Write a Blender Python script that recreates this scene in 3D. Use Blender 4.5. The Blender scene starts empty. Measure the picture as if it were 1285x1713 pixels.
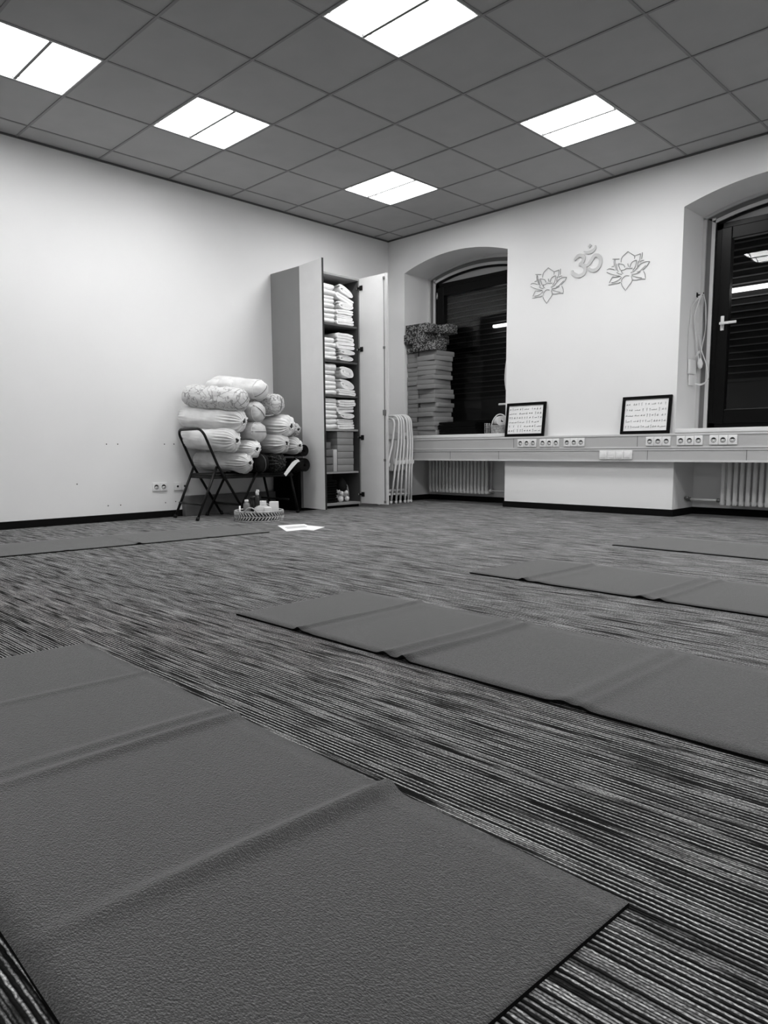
import bpy, bmesh, math, random
from mathutils import Vector, Matrix, noise
random.seed(7)
PI = math.pi
COL = bpy.context.scene.collection
SC = bpy.context.scene

# ------------------------------------------------------------------ materials
def nodes_of(name):
    m = bpy.data.materials.new(name); m.use_nodes = True
    nt = m.node_tree
    return m, nt, nt.nodes['Principled BSDF']

def N(nt, typ, **kw):
    n = nt.nodes.new(typ)
    for k, v in kw.items():
        if k in n.inputs.keys() if hasattr(n.inputs, 'keys') else False:
            n.inputs[k].default_value = v
        else:
            setattr(n, k, v)
    return n

def math_node(nt, op, a, b=None, clamp=False):
    n = nt.nodes.new('ShaderNodeMath'); n.operation = op; n.use_clamp = clamp
    for i, v in enumerate((a, b)):
        if v is None: continue
        if isinstance(v, (int, float)): n.inputs[i].default_value = v
        else: nt.links.new(v, n.inputs[i])
    return n.outputs[0]

def mat(name, v, rough=0.6, metal=0.0, spec=0.5, bump=0.0, bscale=50.0, var=0.0, vscale=5.0, stretch=(1, 1, 1), emit=0.0):
    m, nt, p = nodes_of(name)
    p.inputs['Base Color'].default_value = (v, v, v, 1)
    p.inputs['Roughness'].default_value = rough
    p.inputs['Metallic'].default_value = metal
    p.inputs['Specular IOR Level'].default_value = spec
    tc = nt.nodes.new('ShaderNodeTexCoord')
    mp = nt.nodes.new('ShaderNodeMapping'); mp.inputs['Scale'].default_value = stretch
    nt.links.new(tc.outputs['Object'], mp.inputs['Vector'])
    # every surface gets at least a slight procedural tone variation
    nz = nt.nodes.new('ShaderNodeTexNoise'); nz.inputs['Scale'].default_value = vscale
    nz.inputs['Detail'].default_value = 4
    nt.links.new(mp.outputs[0], nz.inputs['Vector'])
    vv = var if var > 0 else 0.03
    rp = nt.nodes.new('ShaderNodeMapRange')
    rp.inputs['From Min'].default_value = 0.3; rp.inputs['From Max'].default_value = 0.7
    rp.inputs['To Min'].default_value = v * (1 - vv); rp.inputs['To Max'].default_value = min(1, v * (1 + vv))
    nt.links.new(nz.outputs['Fac'], rp.inputs['Value'])
    nt.links.new(rp.outputs[0], p.inputs['Base Color'])
    if bump > 0:
        bn = nt.nodes.new('ShaderNodeTexNoise'); bn.inputs['Scale'].default_value = bscale; bn.inputs['Detail'].default_value = 3
        nt.links.new(mp.outputs[0], bn.inputs['Vector'])
        b = nt.nodes.new('ShaderNodeBump'); b.inputs['Strength'].default_value = bump; b.inputs['Distance'].default_value = 0.003
        nt.links.new(bn.outputs['Fac'], b.inputs['Height']); nt.links.new(b.outputs[0], p.inputs['Normal'])
    if emit > 0:
        p.inputs['Emission Color'].default_value = (1, 1, 1, 1)
        p.inputs['Emission Strength'].default_value = emit
    return m

def carpet_material():
    m, nt, p = nodes_of('striped_carpet'); L = nt.links
    tc = nt.nodes.new('ShaderNodeTexCoord'); sx = nt.nodes.new('ShaderNodeSeparateXYZ')
    L.new(tc.outputs['Object'], sx.inputs[0])
    X, Y = sx.outputs[0], sx.outputs[1]
    wob = nt.nodes.new('ShaderNodeTexNoise'); wob.inputs['Scale'].default_value = 60; wob.inputs['Detail'].default_value = 2
    L.new(tc.outputs['Object'], wob.inputs['Vector'])
    yw = math_node(nt, 'ADD', Y, math_node(nt, 'MULTIPLY', math_node(nt, 'SUBTRACT', wob.outputs['Fac'], .5), .0030))
    rows = math_node(nt, 'DIVIDE', yw, CARPET_PITCH)
    rid = math_node(nt, 'FLOOR', rows); rf = math_node(nt, 'FRACT', rows)
    ridge = math_node(nt, 'SINE', math_node(nt, 'MULTIPLY', rf, PI))          # 0 in the groove, 1 on the loop
    # long and short dashes of pale yarn along each row
    cx = nt.nodes.new('ShaderNodeCombineXYZ')
    L.new(math_node(nt, 'MULTIPLY', X, 4.0), cx.inputs[0]); L.new(math_node(nt, 'MULTIPLY', rid, 7.31), cx.inputs[1])
    n1 = nt.nodes.new('ShaderNodeTexNoise'); n1.inputs['Scale'].default_value = 1; n1.inputs['Detail'].default_value = 2.5
    L.new(cx.outputs[0], n1.inputs['Vector'])
    # broader patches, several rows wide, so light and dark streaks cluster
    cx2 = nt.nodes.new('ShaderNodeCombineXYZ')
    L.new(math_node(nt, 'MULTIPLY', X, 6.0), cx2.inputs[0]); L.new(math_node(nt, 'MULTIPLY', Y, 45), cx2.inputs[1])
    n2 = nt.nodes.new('ShaderNodeTexNoise'); n2.inputs['Scale'].default_value = 1; n2.inputs['Detail'].default_value = 2
    L.new(cx2.outputs[0], n2.inputs['Vector'])
    n3 = nt.nodes.new('ShaderNodeTexNoise'); n3.inputs['Scale'].default_value = 380; n3.inputs['Detail'].default_value = 2
    mp3 = nt.nodes.new('ShaderNodeMapping'); mp3.inputs['Scale'].default_value = (.55, 1, 1)
    L.new(tc.outputs['Object'], mp3.inputs['Vector']); L.new(mp3.outputs[0], n3.inputs['Vector'])
    s = math_node(nt, 'ADD', math_node(nt, 'MULTIPLY', n1.outputs['Fac'], .70), math_node(nt, 'MULTIPLY', n2.outputs['Fac'], .30))
    par = math_node(nt, 'SUBTRACT', math_node(nt, 'MULTIPLY', math_node(nt, 'FRACT', math_node(nt, 'DIVIDE', rid, 2.0)), 2.0), .5)   # -.5 / +.5 on alternate rows
    s = math_node(nt, 'ADD', s, math_node(nt, 'MULTIPLY', par, .15))
    mr = nt.nodes.new('ShaderNodeMapRange'); mr.inputs['From Min'].default_value = .44; mr.inputs['From Max'].default_value = .60
    L.new(s, mr.inputs['Value'])
    sp = nt.nodes.new('ShaderNodeMapRange'); sp.inputs['From Min'].default_value = .36; sp.inputs['From Max'].default_value = .64
    sp.inputs['To Min'].default_value = .30; sp.inputs['To Max'].default_value = 1.35
    L.new(n3.outputs['Fac'], sp.inputs['Value'])
    rpow = math_node(nt, 'POWER', ridge, 1.3)
    v = math_node(nt, 'MULTIPLY', math_node(nt, 'MULTIPLY', mr.outputs[0], sp.outputs[0]), rpow)
    v = math_node(nt, 'ADD', math_node(nt, 'MULTIPLY', v, CARPET_LIGHT), CARPET_DARK)
    L.new(v, p.inputs['Base Color'])
    p.inputs['Roughness'].default_value = .95; p.inputs['Specular IOR Level'].default_value = .1; p.inputs['Sheen Weight'].default_value = .04; p.inputs['Sheen Roughness'].default_value = .5
    b = nt.nodes.new('ShaderNodeBump'); b.inputs['Strength'].default_value = .8; b.inputs['Distance'].default_value = .0025
    L.new(math_node(nt, 'ADD', ridge, math_node(nt, 'MULTIPLY', n3.outputs['Fac'], .6)), b.inputs['Height']); L.new(b.outputs[0], p.inputs['Normal'])
    return m

def yogamat_material():
    m, nt, p = nodes_of('yoga_mat_foam'); L = nt.links
    tc = nt.nodes.new('ShaderNodeTexCoord')
    mp = nt.nodes.new('ShaderNodeMapping'); mp.inputs['Scale'].default_value = (1, 1.6, 1)
    L.new(tc.outputs['Object'], mp.inputs['Vector'])
    n = nt.nodes.new('ShaderNodeTexNoise'); n.inputs['Scale'].default_value = 230; n.inputs['Detail'].default_value = 3
    L.new(mp.outputs[0], n.inputs['Vector'])
    vo = nt.nodes.new('ShaderNodeTexVoronoi'); vo.inputs['Scale'].default_value = 270
    L.new(mp.outputs[0], vo.inputs['Vector'])
    h = math_node(nt, 'ADD', n.outputs['Fac'], math_node(nt, 'MULTIPLY', vo.outputs['Distance'], .6))
    mr = nt.nodes.new('ShaderNodeMapRange'); mr.inputs['From Min'].default_value = .45; mr.inputs['From Max'].default_value = 1.05
    mr.inputs['To Min'].default_value = MAT_TONE * .62; mr.inputs['To Max'].default_value = MAT_TONE * 1.30
    L.new(h, mr.inputs['Value']); L.new(mr.outputs[0], p.inputs['Base Color'])
    b = nt.nodes.new('ShaderNodeBump'); b.inputs['Strength'].default_value = 1.0; b.inputs['Distance'].default_value = .003
    L.new(h, b.inputs['Height']); L.new(b.outputs[0], p.inputs['Normal'])
    p.inputs['Roughness'].default_value = .85; p.inputs['Specular IOR Level'].default_value = .2; p.inputs['Sheen Weight'].default_value = .42; p.inputs['Sheen Roughness'].default_value = .5
    return m

def print_material(name, base, dark, scale, thr=.5, width=.03):
    """cloth printed with a wandering line pattern"""
    m, nt, p = nodes_of(name); L = nt.links
    tc = nt.nodes.new('ShaderNodeTexCoord')
    n = nt.nodes.new('ShaderNodeTexNoise'); n.inputs['Scale'].default_value = scale; n.inputs['Detail'].default_value = 1.5
    L.new(tc.outputs['Object'], n.inputs['Vector'])
    d = math_node(nt, 'ABSOLUTE', math_node(nt, 'SUBTRACT', n.outputs['Fac'], thr))
    mr = nt.nodes.new('ShaderNodeMapRange'); mr.inputs['From Min'].default_value = width * .4; mr.inputs['From Max'].default_value = width
    mr.inputs['To Min'].default_value = dark; mr.inputs['To Max'].default_value = base
    L.new(d, mr.inputs['Value']); L.new(mr.outputs[0], p.inputs['Base Color'])
    w = nt.nodes.new('ShaderNodeTexNoise'); w.inputs['Scale'].default_value = 22; w.inputs['Detail'].default_value = 3
    L.new(tc.outputs['Object'], w.inputs['Vector'])
    b = nt.nodes.new('ShaderNodeBump'); b.inputs['Strength'].default_value = .35; b.inputs['Distance'].default_value = .01
    L.new(w.outputs['Fac'], b.inputs['Height']); L.new(b.outputs[0], p.inputs['Normal'])
    p.inputs['Roughness'].default_value = .9; p.inputs['Specular IOR Level'].default_value = .15
    return m

def speckle_material():
    m, nt, p = nodes_of('speckled_foam'); L = nt.links
    tc = nt.nodes.new('ShaderNodeTexCoord')
    vo = nt.nodes.new('ShaderNodeTexVoronoi'); vo.inputs['Scale'].default_value = 95
    L.new(tc.outputs['Object'], vo.inputs['Vector'])
    sx = nt.nodes.new('ShaderNodeSeparateColor'); L.new(vo.outputs['Color'], sx.inputs[0])
    mr = nt.nodes.new('ShaderNodeMapRange'); mr.inputs['From Min'].default_value = .45; mr.inputs['From Max'].default_value = .8
    mr.inputs['To Min'].default_value = .012; mr.inputs['To Max'].default_value = .3
    L.new(sx.outputs[0], mr.inputs['Value']); L.new(mr.outputs[0], p.inputs['Base Color'])
    p.inputs['Roughness'].default_value = .9
    return m

def glass_material():
    m = bpy.data.materials.new('window_glass'); m.use_nodes = True; nt = m.node_tree; nt.nodes.clear()
    o = nt.nodes.new('ShaderNodeOutputMaterial'); mx = nt.nodes.new('ShaderNodeMixShader')
    t = nt.nodes.new('ShaderNodeBsdfTransparent'); t.inputs[0].default_value = (.9, .9, .9, 1)
    g = nt.nodes.new('ShaderNodeBsdfGlossy'); g.inputs['Roughness'].default_value = 0.0
    f = nt.nodes.new('ShaderNodeFresnel'); f.inputs['IOR'].default_value = 1.33
    nt.links.new(f.outputs[0], mx.inputs[0]); nt.links.new(t.outputs[0], mx.inputs[1]); nt.links.new(g.outputs[0], mx.inputs[2])
    nt.links.new(mx.outputs[0], o.inputs[0])
    return m

DOOR_L, DOOR_R, EXPO = -6.5, 2.0, 0.5
CARPET_PITCH = .0049; CARPET_LIGHT = .78; CARPET_DARK = .006; MAT_TONE = .069
M = dict(
    wall=mat('painted_wall', .85, .85, bump=.06, bscale=120, var=.015, vscale=1.5),
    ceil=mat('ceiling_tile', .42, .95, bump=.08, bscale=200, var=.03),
    tbar=mat('ceiling_bar', .25, .6),
    edge=mat('ceiling_edge', .10, .7),
    carpet=carpet_material(), yoga=yogamat_material(),
    rubber=mat('mat_edge_rubber', .006, .9, spec=.05),
    skirt=mat('black_baseboard', .006, .8, spec=.08),
    white_metal=mat('white_enamel', .72, .35),
    chair_white=mat('white_tube', .86, .3),
    chair_panel=mat('white_chair_panel', .6, .45),
    black_metal=mat('black_tube', .006, .4, spec=.25),
    black_seat=mat('black_seat', .008, .5, spec=.2),
    black=mat('black_plastic', .005, .5, spec=.2),
    frame_black=mat('window_frame_black', .004, .3, spec=.12),
    trim_w=mat('window_trim_white', .62, .5), trim_g=mat('window_trim_grey', .16, .6),
    lunette=mat('lunette_panel', .30, .6),
    duct=mat('cable_duct_grey', .48, .45), duct_dark=mat('cable_duct_groove', .14, .5), sill=mat('sill_board', .74, .35),
    socket=mat('socket_white', .82, .35), hole=mat('socket_well', .08, .6), pin=mat('socket_hole', .005, .8),
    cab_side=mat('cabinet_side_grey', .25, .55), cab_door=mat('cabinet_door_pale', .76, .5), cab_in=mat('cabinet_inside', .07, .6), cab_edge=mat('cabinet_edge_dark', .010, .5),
    shelf=mat('shelf_board', .30, .5), steel=mat('bright_steel', .6, .3, metal=.9),
    blanket=mat('wool_blanket', .82, .95, bump=.5, bscale=60, var=.05, vscale=25, spec=.1),
    bolster=mat('plain_bolster_cloth', .74, .92, bump=.8, bscale=28, var=.12, vscale=9, spec=.1),
    bolster2=mat('soft_grey_bolster_cloth', .60, .92, bump=.8, bscale=26, var=.14, vscale=12, spec=.1),
    print_a=print_material('floral_print_cloth', .66, .34, 17, .5, .035),
    print_b=print_material('branch_print_cloth', .60, .26, 24, .5, .04),
    print_d=print_material('dark_print_cloth', .018, .09, 30, .5, .03),
    dark_cloth=mat('charcoal_cloth', .014, .95, spec=.1, bump=.5, bscale=40, var=.3, vscale=12),
    hole_dark=mat('bolster_opening', .02, .9),
    foam=mat('grey_foam_block', .25, .8, bump=.2, bscale=160, var=.05, vscale=4),
    foam_l=mat('pale_foam_block', .46, .8, bump=.2, bscale=160, var=.05),
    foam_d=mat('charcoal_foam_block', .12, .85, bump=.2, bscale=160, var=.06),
    speck=speckle_material(), mat_black=mat('black_folded_mat', .004, .85, spec=.06, bump=.2, bscale=120),
    wicker=mat('wicker_cane', .42, .7, var=.35, vscale=60), wicker_in=mat('basket_inside', .03, .9),
    paper=mat('paper', .86, .8), ink=mat('grey_ink', .09, .8), ink_soft=mat('faint_ink', .30, .8),
    pic=mat('picture_frame_black', .003, .5, spec=.08), shadowline=mat('lotus_shadowline', .16, .5), om=mat('om_white', .62, .6),
    strap=mat('white_cotton_strap', .84, .9, bump=.3, bscale=90), shutter=mat('dark_cladding', .014, .7, spec=.1), shutter3=mat('dark_cladding_lip', .11, .6, spec=.1), shutter4=mat('grey_facade_panel', .06, .8), shutter2=mat('dark_cladding_edge', .05, .6),
    rad=mat('radiator_enamel', .78, .4), pipe=mat('white_pipe', .72, .35), brass=mat('valve_metal', .25, .3, metal=.7),
    towel=mat('white_towel', .75, .95, bump=.4, bscale=80), glass=glass_material(),
    panel=mat('lit_diffuser', .8, .6, emit=14.5), lampbar=mat('lamp_divider', .16, .6), outstrip=mat('lit_tube', .8, .5, emit=2.2),
    plastic=mat('white_bottle', .75, .4), amber=mat('dark_bottle', .02, .25), greyb=mat('grey_bottle', .18, .4),
)

# ------------------------------------------------------------------ mesh helpers
class MB:
    def __init__(s): s.v = []; s.f = []; s.sm = []; s.mi = []
    def add(s, verts, faces, smooth=False, mi=0):
        o = len(s.v); s.v += [tuple(v) for v in verts]
        for f in faces: s.f.append([o + i for i in f]); s.sm.append(smooth); s.mi.append(mi)
        return s
    def box(s, x0, x1, y0, y1, z0, z1, mi=0, T=None):
        vs = [Vector((x, y, z)) for z in (z0, z1) for y in (y0, y1) for x in (x0, x1)]
        if T is not None: vs = [T @ v for v in vs]
        return s.add(vs, [(0, 2, 3, 1), (4, 5, 7, 6), (0, 1, 5, 4), (2, 6, 7, 3), (0, 4, 6, 2), (1, 3, 7, 5)], mi=mi)
    def rbox(s, x0, x1, y0, y1, z0, z1, b=.01, seg=3, mi=0, T=None, bulge=0.0):
        """box with rounded edges"""
        bm = bmesh.new(); bmesh.ops.create_cube(bm, size=1)
        for v in bm.verts: v.co = Vector(((x0 + x1) / 2 + v.co.x * (x1 - x0), (y0 + y1) / 2 + v.co.y * (y1 - y0), (z0 + z1) / 2 + v.co.z * (z1 - z0)))
        bmesh.ops.bevel(bm, geom=list(bm.edges) + list(bm.verts), offset=min(b, .49 * min(x1 - x0, y1 - y0, z1 - z0)), segments=seg, affect='EDGES', profile=.5)
        bm.verts.index_update()
        vs = [v.co.copy() for v in bm.verts]
        if T is not None: vs = [T @ v for v in vs]
        s.add(vs, [[v.index for v in f.verts] for f in bm.faces], smooth=True, mi=mi); bm.free(); return s
    def tube(s, pts, r, n=10, closed=False, caps=True, mi=0):
        pts = [Vector(p) for p in pts]; k = len(pts)
        rs = r if isinstance(r, (list, tuple)) else [r] * k
        T = []
        for i in range(k):
            a = pts[(i - 1) % k] if (closed or i > 0) else pts[i]; b = pts[(i + 1) % k] if (closed or i < k - 1) else pts[i]
            T.append((b - a).normalized())
        ref = Vector((0, 0, 1)) if abs(T[0].z) < .9 else Vector((1, 0, 0))
        u = T[0].cross(ref).normalized(); vs = []
        for i in range(k):
            u = (u - T[i] * u.dot(T[i])).normalized(); w = T[i].cross(u)
            for j in range(n):
                a = 2 * PI * j / n; vs.append(pts[i] + (u * math.cos(a) + w * math.sin(a)) * rs[i])
        fs = []
        for i in range(k if closed else k - 1):
            for j in range(n):
                a, b = i * n + j, i * n + (j + 1) % n; c, d = ((i + 1) % k) * n + (j + 1) % n, ((i + 1) % k) * n + j
                fs.append((a, b, c, d))
        s.add(vs, fs, smooth=True, mi=mi)
        if caps and not closed:
            o = len(s.v) - k * n
            s.f.append([o + j for j in range(n)][::-1]); s.sm.append(False); s.mi.append(mi)
            s.f.append([o + (k - 1) * n + j for j in range(n)]); s.sm.append(False); s.mi.append(mi)
        return s
    def lathe(s, prof, n=24, axis='Z', c=(0, 0, 0), mi=0, smooth=True, fn=None):
        vs = []; c = Vector(c)
        for i, (r, h) in enumerate(prof):
            for j in range(n):
                a = 2 * PI * j / n
                rr = r if fn is None else fn(i, a, r)
                if axis == 'Z': p = Vector((rr * math.cos(a), rr * math.sin(a), h))
                elif axis == 'X': p = Vector((h, rr * math.cos(a), rr * math.sin(a)))
                else: p = Vector((rr * math.cos(a), h, rr * math.sin(a)))
                vs.append(p + c)
        fs = [(i * n + j, i * n + (j + 1) % n, (i + 1) * n + (j + 1) % n, (i + 1) * n + j) for i in range(len(prof) - 1) for j in range(n)]
        fs.append(list(range(n))[::-1]); fs.append([(len(prof) - 1) * n + j for j in range(n)])
        return s.add(vs, fs, smooth=smooth, mi=mi)
    def prism(s, poly, a0, a1, plane='XZ', mi=0):
        """extrude a convex polygon; plane XZ -> along y, XY -> along z, YZ -> along x"""
        k = len(poly)
        def P(p, t): return (p[0], t, p[1]) if plane == 'XZ' else (p[0], p[1], t) if plane == 'XY' else (t, p[0], p[1])
        vs = [P(p, a0) for p in poly] + [P(p, a1) for p in poly]
        fs = [list(range(k)), list(range(k, 2 * k))[::-1]] + [(i, (i + 1) % k, k + (i + 1) % k, k + i) for i in range(k)]
        return s.add(vs, fs, mi=mi)
    def ribbon(s, path, t, a0, a1, plane='YZ', na=8, amp=.004, seed=0.0, mi=0, back=None):
        """thick ribbon that follows a 2D path, extruded with soft unevenness: cloth layers"""
        k = len(path); P2 = [Vector((p[0], p[1])) for p in path]; L = []; R = []
        for i in range(k):
            d = (P2[min(i + 1, k - 1)] - P2[max(i - 1, 0)]).normalized(); nn = Vector((-d.y, d.x)) * t / 2
            L.append(P2[i] + nn); R.append(P2[i] - nn)
        d0 = (P2[0] - P2[1]).normalized() * t / 2; d1 = (P2[-1] - P2[-2]).normalized() * t / 2
        loop = L + [P2[-1] + d1] + R[::-1] + [P2[0] + d0]; q = len(loop); vs = []
        for j in range(na + 1):
            a = a0 + (a1 - a0) * j / na
            ease = 1.0
            for p in loop:
                z = noise.noise(Vector((a * 9 + seed, p.x * 8, p.y * 8 + seed * 1.7))) * amp * 2
                w = noise.noise(Vector((a * 7 - seed, p.x * 9 + 5, p.y * 9))) * amp * 2
                x, y = p.x + w, p.y + z
                vs.append((a, x, y) if plane == 'YZ' else (x, a, y) if plane == 'XZ' else (x, y, a))
        fs = []
        for j in range(na):
            for i in range(q):
                fs.append((j * q + i, j * q + (i + 1) % q, (j + 1) * q + (i + 1) % q, (j + 1) * q + i))
        s.add(vs, fs, smooth=True, mi=mi); o = len(s.v) - (na + 1) * q
        for j in (0, na):
            b = o + j * q
            for i in range(k - 1):
                s.f.append([b + i, b + i + 1, b + (2 * k) - i - 1, b + (2 * k) - i]); s.sm.append(False); s.mi.append(mi)
            s.f.append([b + k - 1, b + k, b + k + 1]); s.sm.append(False); s.mi.append(mi)
            s.f.append([b + 0, b + 2 * k, b + 2 * k + 1]); s.sm.append(False); s.mi.append(mi)
        return s
    def build(s, name, m, parent=None, label=None, bevel=0.0):
        me = bpy.data.meshes.new(name); me.from_pydata(s.v, [], s.f)
        ms = m if isinstance(m, (list, tuple)) else [m]
        for x in ms: me.materials.append(x)
        for p, sm, mi in zip(me.polygons, s.sm, s.mi): p.use_smooth = sm; p.material_index = mi
        bm = bmesh.new(); bm.from_mesh(me); bmesh.ops.recalc_face_normals(bm, faces=bm.faces); bm.to_mesh(me); bm.free()
        o = bpy.data.objects.new(name, me); COL.objects.link(o)
        if parent: o.parent = parent
        if label: o['label'] = label
        if bevel > 0:
            b = o.modifiers.new('bevel', 'BEVEL'); b.width = bevel; b.segments = 2; b.limit_method = 'ANGLE'; b.harden_normals = False
        return o

def tag(o, label, cat, group=None, kind=None):
    o['label'] = label; o['category'] = cat
    if group: o['group'] = group
    if kind: o['kind'] = kind
    return o
def struct(o): o['kind'] = 'structure'; return o
def empty(name, loc=(0, 0, 0), rz=0.0, label=None, cat=None, group=None, rot=None):
    e = bpy.data.objects.new(name, None); e.empty_display_size = .1; COL.objects.link(e); e.location = loc
    e.rotation_euler = rot if rot else (0, 0, rz)
    if label: tag(e, label, cat, group)
    return e
def copy_tree(o, parent=None):
    c = o.copy(); COL.objects.link(c)
    if parent: c.parent = parent
    for ch in list(o.children): copy_tree(ch, c)
    return c
def dup(o, loc, rot=None, label=None, group=None):
    c = copy_tree(o); c.location = loc
    if rot is not None: c.rotation_euler = rot
    if label: c['label'] = label
    if group: c['group'] = group
    return c
def arcpts(cx, cy, r, a0, a1, n): return [(cx + r * math.cos(a0 + (a1 - a0) * i / n), cy + r * math.sin(a0 + (a1 - a0) * i / n)) for i in range(n + 1)]
def smooth_path(pts, k=6, closed=False):
    """Catmull-Rom through points of any dimension"""
    P = [Vector(p) for p in pts]; n = len(P); out = []
    for i in range(n if closed else n - 1):
        p0 = P[(i - 1) % n] if (closed or i > 0) else P[0]; p1 = P[i]; p2 = P[(i + 1) % n]
        p3 = P[(i + 2) % n] if (closed or i < n - 2) else P[-1]
        for j in range(k):
            t = j / k
            out.append(.5 * ((2 * p1) + (p2 - p0) * t + (2 * p0 - 5 * p1 + 4 * p2 - p3) * t * t + (3 * p1 - p0 - 3 * p2 + p3) * t ** 3))
    if not closed: out.append(P[-1])
    return out
# ------------------------------------------------------------------ room shell
CZ = 2.93; GA = .2426; GB = .2368; TT = .625
RX, RY = 11.2, -14.2
MB().box(-.3, RX + .2, RY - .2, .6, -.1, 0).build('floor', M['carpet'])['kind'] = 'structure'
MB().box(-.3, 0, RY, .6, 0, 3.1).build('wall_left', M['wall'])['kind'] = 'structure'
MB().box(RX, RX + .2, RY, .6, 0, 3.1).build('wall_right', M['wall'])['kind'] = 'structure'
MB().box(-.3, RX + .2, RY - .2, RY, 0, 3.1).build('wall_front', M['wall'])['kind'] = 'structure'
# window wall: piers, arched recesses, outer leaf
NX = [(.25, 1.632), (3.361, 4.743)]; SPR = 2.535; RISE = .115; TH = .55; DEP = .40
def arch_z(x, c, hw=.691, rise=RISE, spr=SPR):
    R = (hw * hw + rise * rise) / (2 * rise)
    return spr + rise - R + math.sqrt(max(0, R * R - (x - c) ** 2))
def arch_pts(x0, x1, n=24):
    c = (x0 + x1) / 2; return [(x0 + (x1 - x0) * i / n, arch_z(x0 + (x1 - x0) * i / n, c)) for i in range(n + 1)]
w = MB(); e0 = 0
for x0, x1 in NX:
    w.box(e0, x0, 0, TH, 0, 3.1); e0 = x1
    P = arch_pts(x0, x1)
    for i in range(len(P) - 1):
        w.prism([P[i], P[i + 1], (P[i + 1][0], 3.1), (P[i][0], 3.1)], 0, TH)
    w.box(x0, x1, .43, TH, 0, .71)
w.box(e0, RX, 0, TH, 0, 3.1)
w.build('wall_back', M['wall'])['kind'] = 'structure'
# baseboards
MB().box(0, .012, RY, 0, 0, .06).build('baseboard_left', M['skirt'])['kind'] = 'structure'
b = MB(); e0 = 0.012
for x0, x1 in NX:
    b.box(e0, x0 + .012, -.012, 0, 0, .06); b.box(x0, x0 + .012, 0, .43, 0, .06); b.box(x0 + .012, x1 - .012, .418, .43, 0, .06); b.box(x1 - .012, x1, 0, .43, 0, .06); e0 = x1 - .012
b.box(e0, RX, -.012, 0, 0, .06)
b.build('baseboard_back', M['skirt'])['kind'] = 'structure'

# ceiling tiles, bars, wall angle
LIT = [(1, 1), (1, 4), (1, 6), (4, 1), (4, 4), (7, 1), (7, 4), (10, 1), (10, 4), (13, 1), (13, 4), (13, 8), (4, 13), (7, 14), (10, 13), (13, 13), (4, 17), (7, 17), (10, 17)]
xs = [0] + [GA + i * TT for i in range(17)] + [RX]; ys = [0] + [GB + j * TT for j in range(22)] + [-RY]
c = MB()
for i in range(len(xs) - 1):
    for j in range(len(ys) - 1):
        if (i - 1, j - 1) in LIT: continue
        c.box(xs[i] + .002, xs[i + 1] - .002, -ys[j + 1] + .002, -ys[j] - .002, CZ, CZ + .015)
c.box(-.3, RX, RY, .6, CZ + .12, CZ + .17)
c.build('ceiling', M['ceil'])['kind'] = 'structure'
t = MB()
for x in xs[1:-1]: t.box(x - .0085, x + .0085, RY, 0, CZ - .004, CZ - .0005)
for y in ys[1:-1]: t.box(0, RX, -y - .0085, -y + .0085, CZ - .005, CZ - .0015)
t.build('trim_1', M['tbar'])['kind'] = 'structure'
t = MB(); t.box(0, .014, RY, 0, CZ - .014, CZ - .0015); t.box(0, RX, -.014, 0, CZ - .0145, CZ - .002); t.box(RX - .014, RX, RY, 0, CZ - .014, CZ - .0015); t.box(0, RX, RY, RY + .014, CZ - .0145, CZ - .002)
t.build('trim_2', M['edge'])['kind'] = 'structure'

# recessed ceiling lights: two vaulted diffusers each
def ceiling_light():
    e = empty('ceiling_light', label='x', cat='ceiling light', group='square recessed ceiling lights')
    h = .303
    f = MB()
    f.box(-h, h, -h, -h + .008, -.004, .06); f.box(-h, h, h - .008, h, -.004, .06); f.box(-h, -h + .008, -h + .008, h - .008, -.004, .06); f.box(h - .008, h, -h + .008, h - .008, -.004, .06)
    f.box(-h, h, -h, h, .075, .085)
    f.build('housing', M['white_metal'], e)
    for sgn in (-1, 1):
        y0, y1 = (-h + .012, -.010) if sgn < 0 else (.010, h - .012)
        m = (y0 + y1) / 2; hw = (y1 - y0) / 2; d = MB(); n = 14
        pr = [(m - hw * math.cos(PI * k / n), .006 + .036 * math.sin(PI * k / n)) for k in range(n + 1)]
        vs = [(-h + .012, y, z) for y, z in pr] + [(h - .012, y, z) for y, z in pr]
        d.add(vs, [(k, k + 1, n + 1 + k + 1, n + 1 + k) for k in range(n)], smooth=True)
        d.add([(-h + .012, y, z) for y, z in pr] + [(-h + .012, m, .001)], [(k, k + 1, n + 1) for k in range(n)])
        d.build('diffuser', M['panel'], e)
        for x in (-h + .016, h - .016):
            r = MB(); r.tube([(x, y, z - .004) for y, z in pr], .0048, 6); r.build('end_rib', M['lampbar'], e)
    MB().box(-h + .01, h - .01, -.010, .010, -.003, .012).build('divider', M['lampbar'], e)
    return e
LAB = {(1, 1): 'square ceiling light nearest the room corner, low in the middle of the ceiling', (1, 4): 'square ceiling light over the left wall, second from the left of the five',
       (1, 6): 'square ceiling light cut off by the left edge of the picture', (4, 1): 'square ceiling light near the window wall, above the two wall lotuses',
       (4, 4): 'largest square ceiling light, cut off by the top edge of the picture'}
base = ceiling_light()
for k, (i, j) in enumerate(LIT):
    loc = (GA + (i + .5) * TT, -GB - (j + .5) * TT, CZ)
    o = base if k == 0 else dup(base, loc)
    o.location = loc
    o['label'] = LAB.get((i, j), 'ceiling light outside the picture, %s line from left wall, %s tiles from window wall' % (['first', 'second', 'third', 'fourth', 'fifth'][i // 3], j))

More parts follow.
